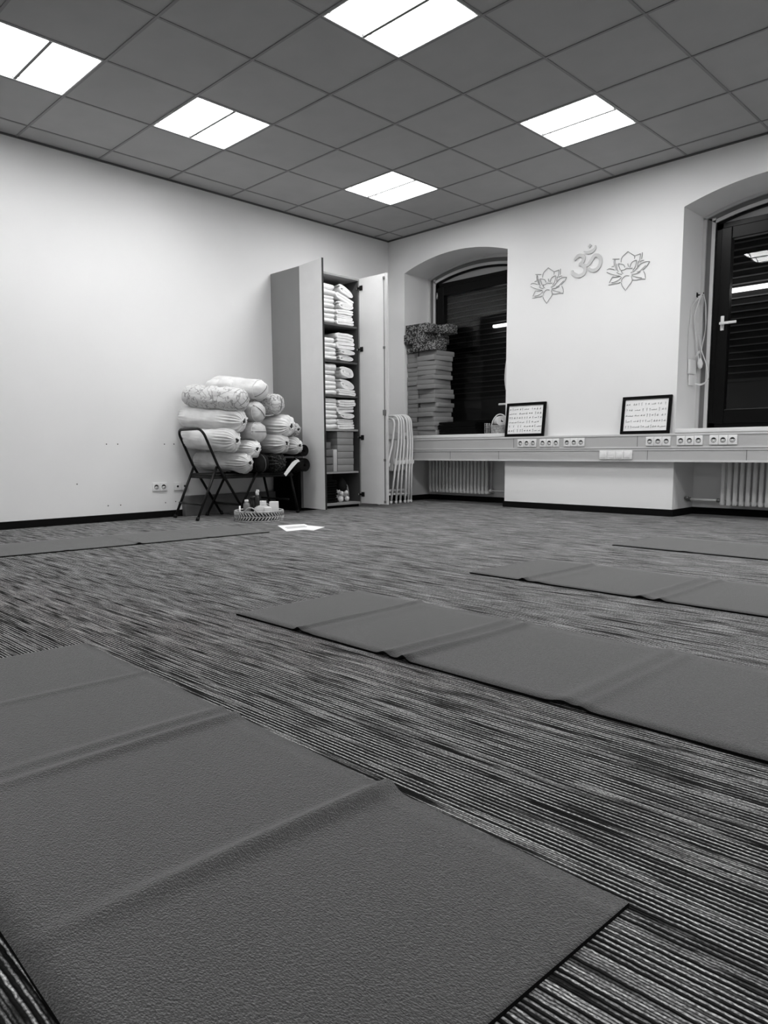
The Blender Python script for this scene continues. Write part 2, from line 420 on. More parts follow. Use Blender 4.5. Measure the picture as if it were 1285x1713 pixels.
# ------------------------------------------------------------------ windows
WT = 2.455
def window(idx, x0, x1, hinge_left, vis):
    e = empty('window_%d' % idx, ((x0 + x1) / 2, DEP, 0)); e['kind'] = 'structure'
    hw = (x1 - x0) / 2
    def band(o0, o1, y0, y1):
        m = MB(); n = 24
        for sgn in (-1, 1):
            a, b2 = sorted((sgn * (hw - o0), sgn * (hw - o1))); m.box(a, b2, y0, y1, .745, SPR - .02)
        for i in range(n):
            def P(q, o): x = -(hw - o) + 2 * (hw - o) * q / n; return (x, arch_z(x, 0) - o * .95)
            m.prism([P(i, o1), P(i + 1, o1), P(i + 1, o0), P(i, o0)], y0, y1)
        return m
    band(0, .028, 0, .03).build('outer_trim', M['trim_w'], e)
    band(.028, .082, .02, .05).build('grey_rebate', M['trim_g'], e)
    band(.070, .100, .012, .05).build('inner_trim', M['trim_w'], e)
    band(.100, .122, .03, .05).build('black_seal', M['frame_black'], e)
    # lunette panel above the frame
    l = MB(); n = 20; ww = hw - .11
    for i in range(n):
        xa, xb = -ww + 2 * ww * i / n, -ww + 2 * ww * (i + 1) / n
        l.prism([(xa, WT - .02), (xb, WT - .02), (xb, arch_z(xb, 0) - .08), (xa, arch_z(xa, 0) - .08)], .045, .06)
    l.build('lunette_panel', M['lunette'], e)
    a = hw - .118
    f = MB()
    for s2 in (-1, 1): f.box(*sorted((s2 * a, s2 * (a - .055))), .0, .075, .745, WT)
    f.box(-a, a, 0, .075, .745, .80); f.box(-a, a, 0, .075, WT - .055, WT)
    f.build('frame', M['frame_black'], e, bevel=.004)
    s0 = a - .045; s1 = s0 - .085; zb, zt = .79, WT - .045; s = MB()
    for s2 in (-1, 1): s.box(*sorted((s2 * s0, s2 * s1)), -.018, .05, zb, zt)
    s.box(-s1, s1, -.018, .05, zb, zb + .12); s.box(-s1, s1, -.018, .05, zt - .10, zt)
    sash = s.build('sash', M['frame_black'], e, bevel=.006)
    pn = MB().box(-s1 - .005, s1 + .005, -.001, .001, zb + .115, zt - .095).build('pane', M['glass'], sash); pn.location = (0, .020, 0); pn.rotation_euler = (0, 0, math.radians(1.3) if idx == 2 else 0)
    hs = 1 if hinge_left else -1                       # handle on the other side
    hx = hs * (s0 + s1) / 2
    hz = 1.061 if hinge_left else 1.625
    h = MB(); h.rbox(hx - .014, hx + .014, -.03, -.016, hz - .055, hz + .065, .004)
    h.tube([(hx, -.028, hz), (hx, -.055, hz)], .009, 10)
    h.rbox(hx - (.125 if hs > 0 else .012), hx + (.012 if hs > 0 else .125), -.066, -.05, hz - .011, hz + .011, .005, T=None)
    h.build('handle', M['white_metal'], sash, label='white lever handle')
    g = MB()
    for z in ([2.32, 1.9] if hinge_left else [1.0, .86]):
        g.tube([(-hs * (s0 + .003), -.024, z - .035), (-hs * (s0 + .003), -.024, z + .035)], .008, 10)
    g.build('hinge', M['steel'] if hinge_left else M['black'], sash)
    return e
window(1, NX[0][0], NX[0][1], True, 1); window(2, NX[1][0], NX[1][1], False, 1)
# outside, seen through the glass at night
f = MB()
for k in range(64):
    z = -.2 + k * .066; f.box(-1.5, 9.0, 1.60, 1.62, z, z + .058)
f.box(-1.5, 9.0, 1.62, 1.70, -.3, 4.2); struct(f.build('trim_3', M['shutter']))
f = MB()
for k in range(23, 64): f.box(-1.5, 9.0, 1.590, 1.602, -.2 + k * .066, -.2 + k * .066 + .012)
struct(f.build('trim_8', M['shutter3'])); struct(MB().box(-1.5, 9.0, 1.585, 1.60, .0, 1.235).build('trim_9', M['shutter4']))
struct(MB().box(-1.5, 9.0, 1.57, 1.60, 1.235, 1.262).build('trim_4', M['shutter2']))
o = MB(); o.rbox(.364, 5.6, 1.50, 1.55, 2.098, 2.133, .010); o.box(.6, 5.3, 1.545, 1.601, 2.105, 2.125)
tag(o.build('strip_light', M['outstrip']), 'long white strip light outside, seen through the dark window glass', 'strip light')

# window boards
for k, (x0, x1) in enumerate(NX):
    o = MB().rbox(x0, x1, -.012, .415, .71, .745, .004).build('trim_%d' % (5 + k), M['sill']); struct(o)

# wall duct with sockets
d = empty('cable_duct', (0, 0, 0), label='long pale grey cable duct with sockets running under both windows', cat='cable duct')
MB().box(.0, RX, -.066, 0, .468, .700).build('body', M['duct'], d, bevel=.003)
g = MB(); g.box(.0, RX, -.071, -.066, .468, .484); g.box(.0, RX, -.071, -.066, .690, .706); g.box(.0, RX, -.071, -.066, .566, .598)
g.build('rail', M['trim_w'], d)
g = MB(); g.box(.0, RX, -.0725, -.071, .579, .584)
for x in (1.60, 3.155, 3.96, .97): g.box(x, x + .004, -.0675, -.066, .484, .566)
for x in (1.78, 3.06): g.box(x, x + .004, -.0675, -.066, .598, .69)
g.build('joint_line', M['duct_dark'], d)
def socket_unit(x, k, z0, parent, y=-.085, name='socket'):
    s = MB(); s.rbox(x + .001, x + .071, y - .012, y, z0, z0 + .078, .004)
    return s.build(name, M['socket'], parent)
def socket_face(so, x, z, y):
    m = MB(); m.lathe([(.021, y - .0128), (.021, y - .0122)], 20, 'Y', (x, 0, z)); m.build('well', M['hole'], so)
    m = MB(); m.lathe([(.0165, y - .0135), (.0165, y - .0128)], 20, 'Y', (x, 0, z - .003)); m.build('insert', M['socket'], so)
    m = MB()
    for dx in (-.0085, .0085): m.lathe([(.0032, y - .0142), (.0032, y - .0134)], 8, 'Y', (x + dx, 0, z + .001))
    m.prism([(x + .02 * math.cos(a), z + .020 * math.sin(a)) for a in [PI * k / 10 for k in range(1, 10)]], y - .0140, y - .0134)
    m.build('contact', M['pin'], so)
WH = ['first', 'second', 'third', 'fourth', 'fifth', 'sixth']
def strip_base():
    e = empty('socket_strip', label='x', cat='socket', group='triple sockets on the cable duct')
    for k in range(3):
        so = socket_unit(k * .0722, k, -.039, e, 0.0); socket_face(so, k * .0722 + .036, 0, 0.0)
    return e
sb = strip_base()
SL = ['triple white socket on the duct under the left picture frame, leftmost of all', 'triple white socket on the duct, second from the left', 'triple white socket on the duct, third from the left, with blank duct to its right',
      'triple white socket on the duct under the right picture frame', 'triple white socket on the duct, second from the right', 'triple white socket on the duct, rightmost of all, under the right window']
for k, (x, z) in enumerate([(1.842, .642), (2.094, .641), (2.356, .642), (3.153, .642), (3.419, .645), (3.685, .646)]):
    o = sb if k == 0 else dup(sb, (0, 0, 0)); o.location = (x - .012, -.066, z); o['label'] = SL[k]
e = empty('data_outlet', (2.714, -.066, .526), label='white four-gang cover plate low on the duct between the two pictures', cat='outlet')
for k in range(4):
    s = MB(); s.rbox(k * .0775, k * .0775 + .076, -.016, 0, -.039, .039, .004); p = s.build('cover', M['socket'], e)
    MB().rbox(k * .0775 + .012, k * .0775 + .064, -.019, -.015, -.026, .020, .003).build('flap', M['socket'], p)
# wall sockets on the left wall
def wall_outlet(y, z, cat, label, data):
    e = empty('wall_outlet' if data else 'wall_socket', (0, y, z), label=label, cat=cat, rz=PI / 2)
    for k in range(2):
        x = k * .071
        s = MB(); s.rbox(x, x + .0705, -.012, 0, -.038, .038, .004); so = s.build('plate', M['socket'], e)
        if not data: socket_face(so, x + .035, 0, 0)
        else:
            m = MB(); m.lathe([(.010, -.0135), (.010, -.0115)], 14, 'Y', (x + .035, 0, 0)); m.build('jack', M['pin'], so)
wall_outlet(-3.018, .275, 'socket', 'double white wall socket on the left wall, left of the black chair leg', False)
wall_outlet(-2.808, .273, 'outlet', 'double white aerial outlet on the left wall, partly behind the black chair leg', True)
h = MB()
for y, z in [(-3.415, .652), (-3.316, .652), (-2.882, .652), (-2.788, .653), (-3.428, .135), (-3.317, .134), (-2.895, .131), (-2.794, .136), (-3.681, .327)]:
    h.lathe([(.0055, 0), (.0055, .0012)], 8, 'X', (0, y, z))
struct(h.build('trim_7', M['hole']))

# radiators in the recesses
def radiator(x0, n, y, z0, z1, label, pipe_to):
    e = empty('radiator', (x0, y, z0), label=label, cat='radiator'); H = z1 - z0; p = .0505
    for k in range(n):
        m = MB(); x = k * p
        for dy, rr in ((0, .0175), (.085, .012)):
            m.tube([(x, dy, .0), (x, dy, .012), (x, dy, H - .012), (x, dy, H)], [.010, rr, rr, .010], 12)
        m.rbox(x - .018, x + .018, -.012, .112, -.005, .035, .010); m.rbox(x - .018, x + .018, -.012, .112, H - .035, H + .005, .010)
        m.build('column', M['rad'], e)
    for zz_ in (.02, H - .02): MB().tube([(0, .05, zz_), ((n - 1) * p, .05, zz_)], .016, 10).build('header', M['rad'], e)
    xs_, xe = ((n - 1) * p + .02, pipe_to - x0) if pipe_to > x0 else (-.02, pipe_to - x0)
    m = MB(); m.tube([(xs_, 0.03, .035), (xe, 0.03, .035)], .011, 12); m.build('pipe', M['pipe'], e)
    m = MB(); s = 1 if xe > xs_ else -1
    m.tube([(xs_, .03, .035), (xs_ + s * .035, .03, .035)], .017, 12)
    m.build('coupling', M['brass'] if s < 0 else M['pipe'], e)
    m = MB(); m.tube([(xe - s * .035, .03, .035), (xe - s * .005, .03, .035)], .019, 12); m.tube([(xe - s * .02, .03, .035), (xe - s * .02, -.01, .05)], .013, 10)
    m.lathe([(.006, -.03), (.018, -.028), (.018, -.012), (.006, -.01)], 12, 'Y', (xe - s * .02, 0, .05))
    m.build('valve', M['brass'] if s < 0 else M['pipe'], e)
    return e
radiator(.375, 17, .30, .10, .60, 'white column radiator under the left window', 1.632)
radiator(3.675, 17, .27, .10, .60, 'white column radiator under the right window, cut by the picture edge', 3.361)

# ------------------------------------------------------------------ wall art
LOTUS = [[(2.0380,2.196),(2.0470,2.237),(2.0990,2.275)],[(2.0990,2.275),(2.1270,2.254),(2.1600,2.228),(2.1600,2.204)],[(2.1600,2.226),(2.1870,2.232),(2.2130,2.236)],[(2.2130,2.236),(2.2100,2.199),(2.2030,2.167)],[(2.2300,2.243),(2.2260,2.190)],[(2.2170,2.165),(2.2200,2.176),(2.2460,2.177)],[(1.9590,2.237),(1.9820,2.234),(2.0230,2.227)],[(1.9760,2.228),(1.9730,2.205),(1.9770,2.177)],[(1.9820,2.224),(1.9870,2.175),(1.9960,2.136)],[(1.9990,2.190),(2.0010,2.159),(2.0150,2.119)],[(1.9520,2.170),(1.9600,2.176),(1.9750,2.174)],[(2.0140,2.190),(2.0180,2.170),(2.0290,2.146),(2.0330,2.130)],[(2.0140,2.190),(2.0440,2.181),(2.0650,2.169),(2.0760,2.147)],[(2.1010,2.174),(2.1080,2.147)],[(2.1200,2.138),(2.1330,2.172),(2.1530,2.185),(2.1770,2.190)],[(2.1820,2.189),(2.1770,2.158),(2.1660,2.129),(2.1470,2.109)],[(2.1950,2.178),(2.1930,2.148),(2.1900,2.136)],[(2.0390,2.129),(2.0640,2.127),(2.0940,2.137),(2.1140,2.131),(2.1460,2.129)],[(2.1310,2.093),(2.1630,2.103),(2.1900,2.125),(2.2090,2.146),(2.2360,2.158),(2.2670,2.161),(2.2970,2.157)],[(2.2970,2.157),(2.2800,2.131),(2.2570,2.110),(2.2380,2.096)],[(2.2640,2.130),(2.2340,2.108),(2.2120,2.093),(2.1870,2.089)],[(2.1390,2.079),(2.1790,2.077),(2.2190,2.086)],[(2.2460,2.086),(2.2600,2.061),(2.2650,2.027)],[(2.1400,2.069),(2.1800,2.050),(2.2320,2.033)],[(2.2650,2.020),(2.2200,2.025),(2.1810,2.024),(2.1490,2.031)],[(1.9070,2.155),(1.9340,2.161),(1.9800,2.144)],[(1.9070,2.136),(1.9470,2.113),(1.9970,2.093),(2.0340,2.080)],[(2.0010,2.118),(2.0220,2.103),(2.0500,2.093)],[(2.0420,2.125),(2.0500,2.107),(2.0620,2.098)],[(1.9620,2.086),(1.9980,2.079),(2.0390,2.079)],[(1.9620,2.086),(1.9480,2.064),(1.9340,2.039)],[(2.0470,2.068),(2.0190,2.050),(1.9820,2.039),(1.9530,2.038)],[(1.9280,2.022),(1.9780,2.025),(2.0190,2.024),(2.0400,2.030)],[(2.0500,2.028),(2.0510,2.049),(2.0670,2.067),(2.0870,2.077),(2.1160,2.070)],[(2.1360,2.063),(2.1470,2.031),(2.1370,2.009),(2.1100,1.979),(2.0940,1.957)],[(2.0460,2.022),(2.0570,1.993),(2.0900,1.951)],]
OMS = [[(2.3740,2.292),(2.4010,2.318),(2.4260,2.325),(2.4570,2.315),(2.4690,2.293),(2.4620,2.270),(2.4490,2.257),(2.4240,2.249)],[(2.4210,2.248),(2.4560,2.238),(2.4780,2.219),(2.4850,2.193),(2.4760,2.164),(2.4520,2.150),(2.4200,2.146),(2.3840,2.164),(2.3590,2.184),(2.3530,2.206)],[(2.4700,2.229),(2.5050,2.226),(2.5260,2.240),(2.5490,2.266),(2.5690,2.293),(2.5920,2.298),(2.6200,2.281),(2.6340,2.251),(2.6320,2.216),(2.6160,2.188),(2.5890,2.172),(2.5620,2.171),(2.5310,2.185),(2.5200,2.199)],[(2.4670,2.354),(2.4950,2.338),(2.5260,2.335),(2.5570,2.343),(2.5770,2.360),(2.5790,2.384)],[(2.5150,2.378),(2.5350,2.399)],]
def lotus(name):
    lx, lz = 2.10, 2.10; m = MB()
    for pl in LOTUS:
        pts = smooth_path([(x - lx, 0, z - lz) for x, z in pl], 4) if len(pl) > 2 else [Vector((x - lx, 0, z - lz)) for x, z in pl]
        m.tube(pts, .0021, 6)
    return m.build(name, M['shadowline'])  # shadow lines of the pale cutout, put into the dark grey of the tubes
lo = lotus('lotus_wall_art'); lo.location = (2.10, -.006, 2.10); tag(lo, 'wire outline lotus flower on the wall left of the om sign', 'wall decoration', 'lotus wall art')
l2 = lo.copy(); COL.objects.link(l2); l2.location = (2.889, -.006, 2.098); l2['label'] = 'wire outline lotus flower on the wall right of the om sign'
m = MB()
for k, pl in enumerate(OMS):
    P = smooth_path([(x, z) for x, z in pl], 5) if len(pl) > 2 else [Vector(p) for p in pl]
    n = len(P); W = []
    for i in range(n):
        t = i / (n - 1); w = .012
        if k in (0, 1, 2): w = .005 + .010 * min(1, 4 * min(t + .08, 1.08 - t))
        if k == 3: w = .003 + .012 * math.sin(PI * t)
        W.append(w)
    L = []; R = []
    for i in range(n):
        d_ = (P[min(i + 1, n - 1)] - P[max(i - 1, 0)]).normalized(); nn = Vector((-d_.y, d_.x))
        L.append(P[i] + nn * W[i]); R.append(P[i] - nn * W[i])
    for i in range(n - 1):
        m.prism([L[i], L[i + 1], R[i + 1], R[i]], -.014 + .0006 * k, -.0005)
tag(m.build('om_wall_art', M['om']), 'raised white om symbol on the wall between the two lotus outlines', 'wall decoration')

# ------------------------------------------------------------------ picture frames on the duct
def pose_sheet(w, h, rows, seed, dens):
    rnd = random.Random(seed); m = MB()
    for r in range(rows):
        z = h / 2 - (r + .8) * h / (rows + .6); x = -w / 2 + .02
        while x < w / 2 - .02:
            s = rnd.uniform(.010, .017); kind = rnd.random()
            def seg(a, b, t=.0011): m.tube([(a[0], -.0012, a[1]), (b[0], -.0012, b[1])], t, 4)
            if kind < .35:      # standing figure
                seg((x, z - s), (x + rnd.uniform(-.003, .003), z + s * .5), .0016); seg((x - .005, z + s * rnd.random() * .6), (x + .006, z + s * rnd.random()), .001)
            elif kind < .7:     # folded figure
                seg((x - .008, z - s * .5), (x + .006, z - s * .5), .0017); seg((x + .005, z - s * .5), (x + .002, z + s * .4), .0017); seg((x - .004, z - s * .4), (x - .001, z + s * .1), .0015)
            else:               # lying figure
                seg((x - .012, z - s * .5), (x + .012, z - s * .45), .0017); seg((x + .008, z - s * .4), (x + .011, z + s * .1), .0012)
            x += rnd.uniform(.024, .034) / dens * (1.0 if rnd.random() > .12 else 1.6)
    return m
def picture(x0, x1, zh, label, rows, seed, dens, sheet_m):
    w, h = x1 - x0, zh; e = empty('picture_frame', ((x0 + x1) / 2, -.050, .708), label=label, cat='picture frame', group='framed pose charts on the duct', rot=(math.radians(-6.5), 0, 0))
    b = .026; f = MB()
    f.box(-w / 2, w / 2, -.010, .010, 0, b); f.box(-w / 2, w / 2, -.010, .010, h - b, h); f.box(-w / 2, -w / 2 + b, -.010, .010, b, h - b); f.box(w / 2 - b, w / 2, -.010, .010, b, h - b)
    f.build('frame_border', M['pic'], e, bevel=.002)
    s = pose_sheet(w - 2 * b, h - 2 * b, rows, seed, dens); s.mi = [1] * len(s.f); s.box(-w / 2 + b - .002, w / 2 - b + .002, 0, .008, b - .002 - h / 2, h / 2 - b + .002)
    s = s.build('chart_sheet', [M['paper'], sheet_m], e); s.location = (0, -.001, h / 2)
picture(1.664, 2.112, .330, 'black framed yoga pose chart standing on the duct beside the left window', 6, 3, 1.0, M['ink'])
picture(2.893, 3.333, .325, 'black framed yoga pose chart standing on the duct beside the right window', 5, 9, 1.25, M['ink_soft'])
# ------------------------------------------------------------------ yoga mats on the floor
def yoga_mat(corner, ang, length, width, creases, label, seed, flip=False, fade=0.0):
    """corner = start, local +X along the length; width towards local -Y (or +Y when flip)"""
    nx, ny = 260, 14; th = .0055; rnd = random.Random(seed); vs = []; sgn = 1 if flip else -1
    cp = [(c, rnd.uniform(-.015, .015), a, wd) for c, a, wd in creases]
    def hgt(x, y):
        z = .0008 + .0006 * noise.noise(Vector((x * 5 + seed, y * 5, 0)))
        for c, sl, a, wd in cp:
            u = x - (c + sl * y / width); av = a * (.75 + .35 * noise.noise(Vector((y * 3 + seed, c, 1)))) * (1 - fade * (y / width) ** 2)
            z += max(0, av) * math.exp(-(u / wd) ** 2)
        return z
    X = [length * i / nx for i in range(nx + 1)]
    for c, sl, a, wd in cp:                        # refine columns near the creases
        X += [c + wd * q * .25 for q in range(-10, 11) if 0 < c + wd * q * .25 < length]
    X = sorted(set(round(x, 5) for x in X)); k = len(X)
    top = []; bot = []
    for x in X:
        for j in range(ny + 1):
            y = sgn * width * j / ny; z = hgt(x, abs(y))
            top.append((x, y, z + th)); bot.append((x, y, max(z - .0006, .0002)))
    m = MB(); q = ny + 1; o = len(top); F = []
    m.v = top + bot
    def face(f, mi, sm): m.f.append(f); m.mi.append(mi); m.sm.append(sm)
    for i in range(k - 1):
        for j in range(ny):
            a = i * q + j; face([a, a + 1, a + q + 1, a + q], 0, True); face([o + a, o + a + q, o + a + q + 1, o + a + 1], 1, True)
        for j in (0, ny):
            a = i * q + j; face([a, a + q, o + a + q, o + a], 1, False)
    for i in (0, k - 1):
        for j in range(ny):
            a = i * q + j; face([a, a + 1, o + a + 1, o + a], 1, False)
    ob = m.build('yoga_mat', [M['yoga'], M['rubber']]); ob.location = (corner[0], corner[1], 0); ob.rotation_euler = (0, 0, ang)
    tag(ob, label, 'yoga mat', 'grey yoga mats laid out on the carpet'); return ob
yoga_mat((3.790, -5.268), -.036, 1.79, .605, [(.42, .006, .016), (.80, .008, .018), (.86, .014, .018), (1.345, .018, .022)], 'nearest grey yoga mat, filling the bottom left of the picture', 1, fade=.95)
yoga_mat((3.800, -4.118), -.018, 1.83, .600, [(.345, .014, .016), (.385, .004, .03), (.77, .011, .020), (.845, .015, .016), (1.33, .010, .028), (1.38, .007, .018)], 'grey yoga mat in the right middle, second nearest, with ridged creases', 2)
yoga_mat((3.880, -2.842), -.028, 1.83, .610, [(.31, .014, .016), (.38, .004, .03), (.86, .011, .020), (.93, .010, .015)], 'grey yoga mat on the right, third from the front', 3)
yoga_mat((3.900, -1.470), -.030, 1.83, .605, [(.45, .003, .02)], 'farthest grey yoga mat on the right, nearest the window wall', 4)
yoga_mat((1.105, -2.985), -PI / 2 - .075, 1.86, .62, [(.47, .004, .02), (.96, .012, .016), (1.4, .003, .02)], 'grey yoga mat lying along the left wall', 5, flip=True)

# ------------------------------------------------------------------ black folding chairs under the bolsters
def black_chair(x, y, rz, label, spread=0.0, top=(-.175, .775), pivot=(-.035, .455), sb=-.07):
    e = empty('folding_chair', (x, y, 0), rz, label, 'folding chair', 'black folding chairs'); r = .0115
    W = .222
    def hoop(w, foot_y, mid, top_y, top_z, cr=.075):
        ty, tz = top_y, top_z
        P = [(-w, foot_y, 0), (-w, mid[0], mid[1])]
        dv = (Vector((0, ty, tz)) - Vector((0, mid[0], mid[1]))); 
        for t in (.35, .7): P.append((-w, mid[0] + dv.y * t, mid[1] + dv.z * t))
        for k in range(0, 7):
            a = PI / 2 * k / 6; f = 1 - cr / dv.length * (1 - math.sin(a))
            P.append((-w + cr * (1 - math.cos(a)), mid[0] + dv.y * f, mid[1] + dv.z * f))
        return P + [(-p[0], p[1], p[2]) for p in P[::-1]]
    m = MB(); m.tube(hoop(W, .245, (-.035, .46), top[0], top[1]), r, 10); m.build('front_frame', M['black_metal'], e)
    m = MB()
    for s in (-1, 1): m.tube([(s * (W - .02), -.24 - spread, 0), (s * (W - .02), pivot[0], pivot[1])], r, 10)
    m.tube([(-W + .02, -.19 - spread * .75, .135), (W - .02, -.19 - spread * .75, .135)], .009, 8)
    m.build('rear_frame', M['black_metal'], e)
    m = MB(); m.tube([(-W, .175, .115), (W, .175, .115)], .009, 8); m.build('stretcher', M['black_metal'], e)
    m = MB(); m.rbox(-W + .015, W - .015, sb, .32, .368, .393, .012); m.rbox(-W + .012, W - .012, sb - .005, .325, .350, .372, .006)
    m.build('seat', M['black_seat'], e)
    for s in (-1, 1):
        for yy in (.245, -.24 - spread):
            xx = s * (W if yy > 0 else W - .02); mm = MB(); mm.tube([(xx, yy, 0.0), (xx, yy - .012 * (1 if yy > 0 else -1), .03)], .0155, 10); mm.build('foot_cap', M['black'], e)
    return e
black_chair(.350, -2.655, math.radians(-3), 'black folding chair carrying bolsters, left one with its hoop back showing')
black_chair(.370, -2.300 - .02, PI + math.radians(2), 'black folding chair carrying bolsters, right one beside the cabinet', .25, (-.07, .56), (-.40, .372), -.43)
sm = MB(); sm.rbox(.03, .43, -1.718, -1.676, 0.0, .40, .015)  # black slab added for the cabinet-side shade and a dark object in it
tag(sm.build('folded_mat', M['mat_black']), 'black slab standing in for shade and a dark object at the cabinet side', 'folded mat')
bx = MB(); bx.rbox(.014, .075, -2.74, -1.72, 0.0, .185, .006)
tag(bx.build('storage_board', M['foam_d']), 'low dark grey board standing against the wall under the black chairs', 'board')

# ------------------------------------------------------------------ bolsters
def bolster(start, end, R, m, label, kind='gather', sq=.92, seed=0, roll=0.0):
    s = Vector(start); t = Vector(end); Ln = (t - s).length; n = 112; pl = 19
    prof = [(.012, 0), (.05, .004), (R * .72, .012), (R * .9, .035), (R * .97, .07), (R, .11)]
    for k in range(1, 12): prof.append((R * (1.0 + .025 * math.sin(k * 1.3 + seed)), .11 + (Ln - .24) * k / 12))
    if kind == 'gather':
        prof += [(R, Ln - .11), (R * .985, Ln - .085), (R * .95, Ln - .062), (R * .88, Ln - .043), (R * .75, Ln - .026), (R * .56, Ln - .013), (R * .34, Ln - .006), (R * .22, Ln - .006), (R * .17, Ln - .014), (R * .10, Ln - .03)]
    else:
        prof += [(R * 1.0, Ln - .11), (R * .985, Ln - .08), (R * .93, Ln - .05), (R * .82, Ln - .028), (R * .62, Ln - .013), (R * .35, Ln - .004), (.004, Ln)]
    K = len(prof)
    def fn(i, a, r):
        h = prof[i][1]; f = 0
        if kind == 'gather':
            tt = max(0, min(1, (h - (Ln - .23)) / .20)); jit = .35 * math.sin(3 * a + seed)
            f = .155 * tt * math.sin(pl * a + 2.2 * math.sin(2 * a + seed) + seed) * (.6 + .4 * math.sin(3 * a + seed)) + .07 * tt * math.sin((pl // 2) * a + jit * 5 + seed * 2)
            f += .05 * max(0, 1 - h / .1) * math.sin(22 * a)
        f += .11 * noise.noise(Vector((h * 9 + seed * 3, math.cos(a) * 1.6, math.sin(a) * 1.6)))
        f += .035 * noise.noise(Vector((h * 30 + seed, math.cos(a) * 5, math.sin(a) * 5)))
        return r * (1 + f)
    mb = MB(); mb.lathe(prof, n, 'X', fn=fn)
    o = mb.build('bolster', m); d = (t - s).normalized()
    yv = Vector((0, 0, 1)).cross(d).normalized(); zv = d.cross(yv)
    Rm = Matrix((d, yv, zv)).transposed().to_4x4(); Rm = Matrix.Translation(s) @ Rm @ Matrix.Rotation(roll, 4, 'X')
    o.matrix_world = Rm @ Matrix.Diagonal((1, 1.02, sq, 1))
    tag(o, label, 'bolster', 'bolsters piled on the black chairs')
    if kind == 'gather':
        q = MB(); q.lathe([(.002, Ln - .024), (R * .20, Ln - .020), (R * .21, Ln - .004), (R * .10, Ln - .001)], 14, 'X', fn=lambda i, a, x: x * (1 + .3 * math.sin(2 * a + seed))); q.build('drawstring_opening', M['hole_dark'], o)
        q = MB(); ring = [(Ln - .004 + .003 * math.sin(5 * a), R * (.27 + .05 * math.sin(4 * a)) * math.cos(a), R * (.27 + .05 * math.sin(3 * a)) * math.sin(a)) for a in [2 * PI * k / 24 for k in range(24)]]
        q.tube(ring, .006, 6, closed=True); q.build('drawstring_ruffle', m, o)
    else:
        q = MB(); ring = [(Ln - .052, R * .955 * math.cos(a), R * .955 * math.sin(a)) for a in [2 * PI * k / 40 for k in range(40)]]
        q.tube(ring, .004, 6, closed=True); q.build('piping', m, o)
        q = MB(); arc = []
        for k in range(15):
            u = -1 + 2 * k / 14; ang = PI * (.5 + u * .46); rr = R * .96 * abs(math.sin(PI * (u + 1) / 2)) ** .0
            px = R * .93 * u; hx = Ln + .004 - .058 * (abs(u) ** 2.8)
            arc.append((hx, px * .75, px * .70))
        q.tube(arc, .0032, 6); q.build('seam', M['duct_dark'], o)
    return o
BS = [
 ((.10, -2.700, 1.080), (.715, -2.500, 1.012), .108, 'print_a', 'plain', 'floral print bolster lying on top at the left of the pile'),
 ((.04, -2.715, .905), (.700, -2.510, .836), .099, 'bolster', 'gather', 'plain pale bolster at the left of the pile, second from the top'),
 ((.04, -2.705, .712), (.690, -2.580, .672), .096, 'bolster', 'gather', 'plain pale bolster behind the hoop of the black chair'),
 ((.06, -2.590, .505), (.715, -2.470, .480), .087, 'bolster2', 'gather', 'greyish bolster lowest at the left, resting on the chair seat'),
 ((.10, -2.420, 1.180), (.700, -2.290, 1.110), .100, 'bolster', 'plain', 'pale bolster on top of the pile beside the floral one'),
 ((.08, -2.205, 1.010), (.690, -2.100, 1.000), .092, 'print_b', 'plain', 'branch print bolster at the upper right of the pile'),
 ((.08, -2.380, .930), (.700, -2.320, .922), .089, 'bolster2', 'plain', 'seamed bolster in the middle of the pile, upper of the two'),
 ((.08, -2.390, .760), (.700, -2.322, .754), .091, 'bolster2', 'plain', 'seamed bolster in the middle of the pile, lower of the two'),
 ((.08, -2.460, .610), (.720, -2.395, .602), .086, 'bolster', 'gather', 'small gathered bolster end left of the centre, above the dark one'),
 ((.08, -2.130, .835), (.760, -2.045, .802), .096, 'bolster', 'gather', 'large gathered bolster at the right of the pile'),
 ((.08, -2.200, .665), (.740, -2.085, .650), .090, 'bolster2', 'gather', 'gathered bolster right of the centre, directly above the dark bolsters'),
 ((.08, -1.960, .640), (.690, -1.895, .630), .080, 'bolster', 'gather', 'small pale bolster far right, above the white paper tip'),
 ((.08, -1.930, .795), (.660, -1.885, .778), .070, 'print_b', 'gather', 'patterned bolster at the far right edge of the pile'),
 ((.08, -2.320, .478), (.690, -2.290, .478), .085, 'dark_cloth', 'plain', 'charcoal bolster on the seat, left of the dark print one'),
 ((.08, -2.130, .482), (.710, -2.115, .482), .087, 'print_d', 'gather', 'dark print bolster on the seat at the right'),
 ((.10, -2.480, 1.160), (.44, -2.380, 1.150), .078, 'bolster', 'plain', 'white bolster at the very top against the wall, mostly hidden'),
]
for k, (a, b, R, mm, kd, lb) in enumerate(BS): bolster(a, b, R, M[mm], lb, kd, seed=k * 1.37 + 1, roll=k * .8)
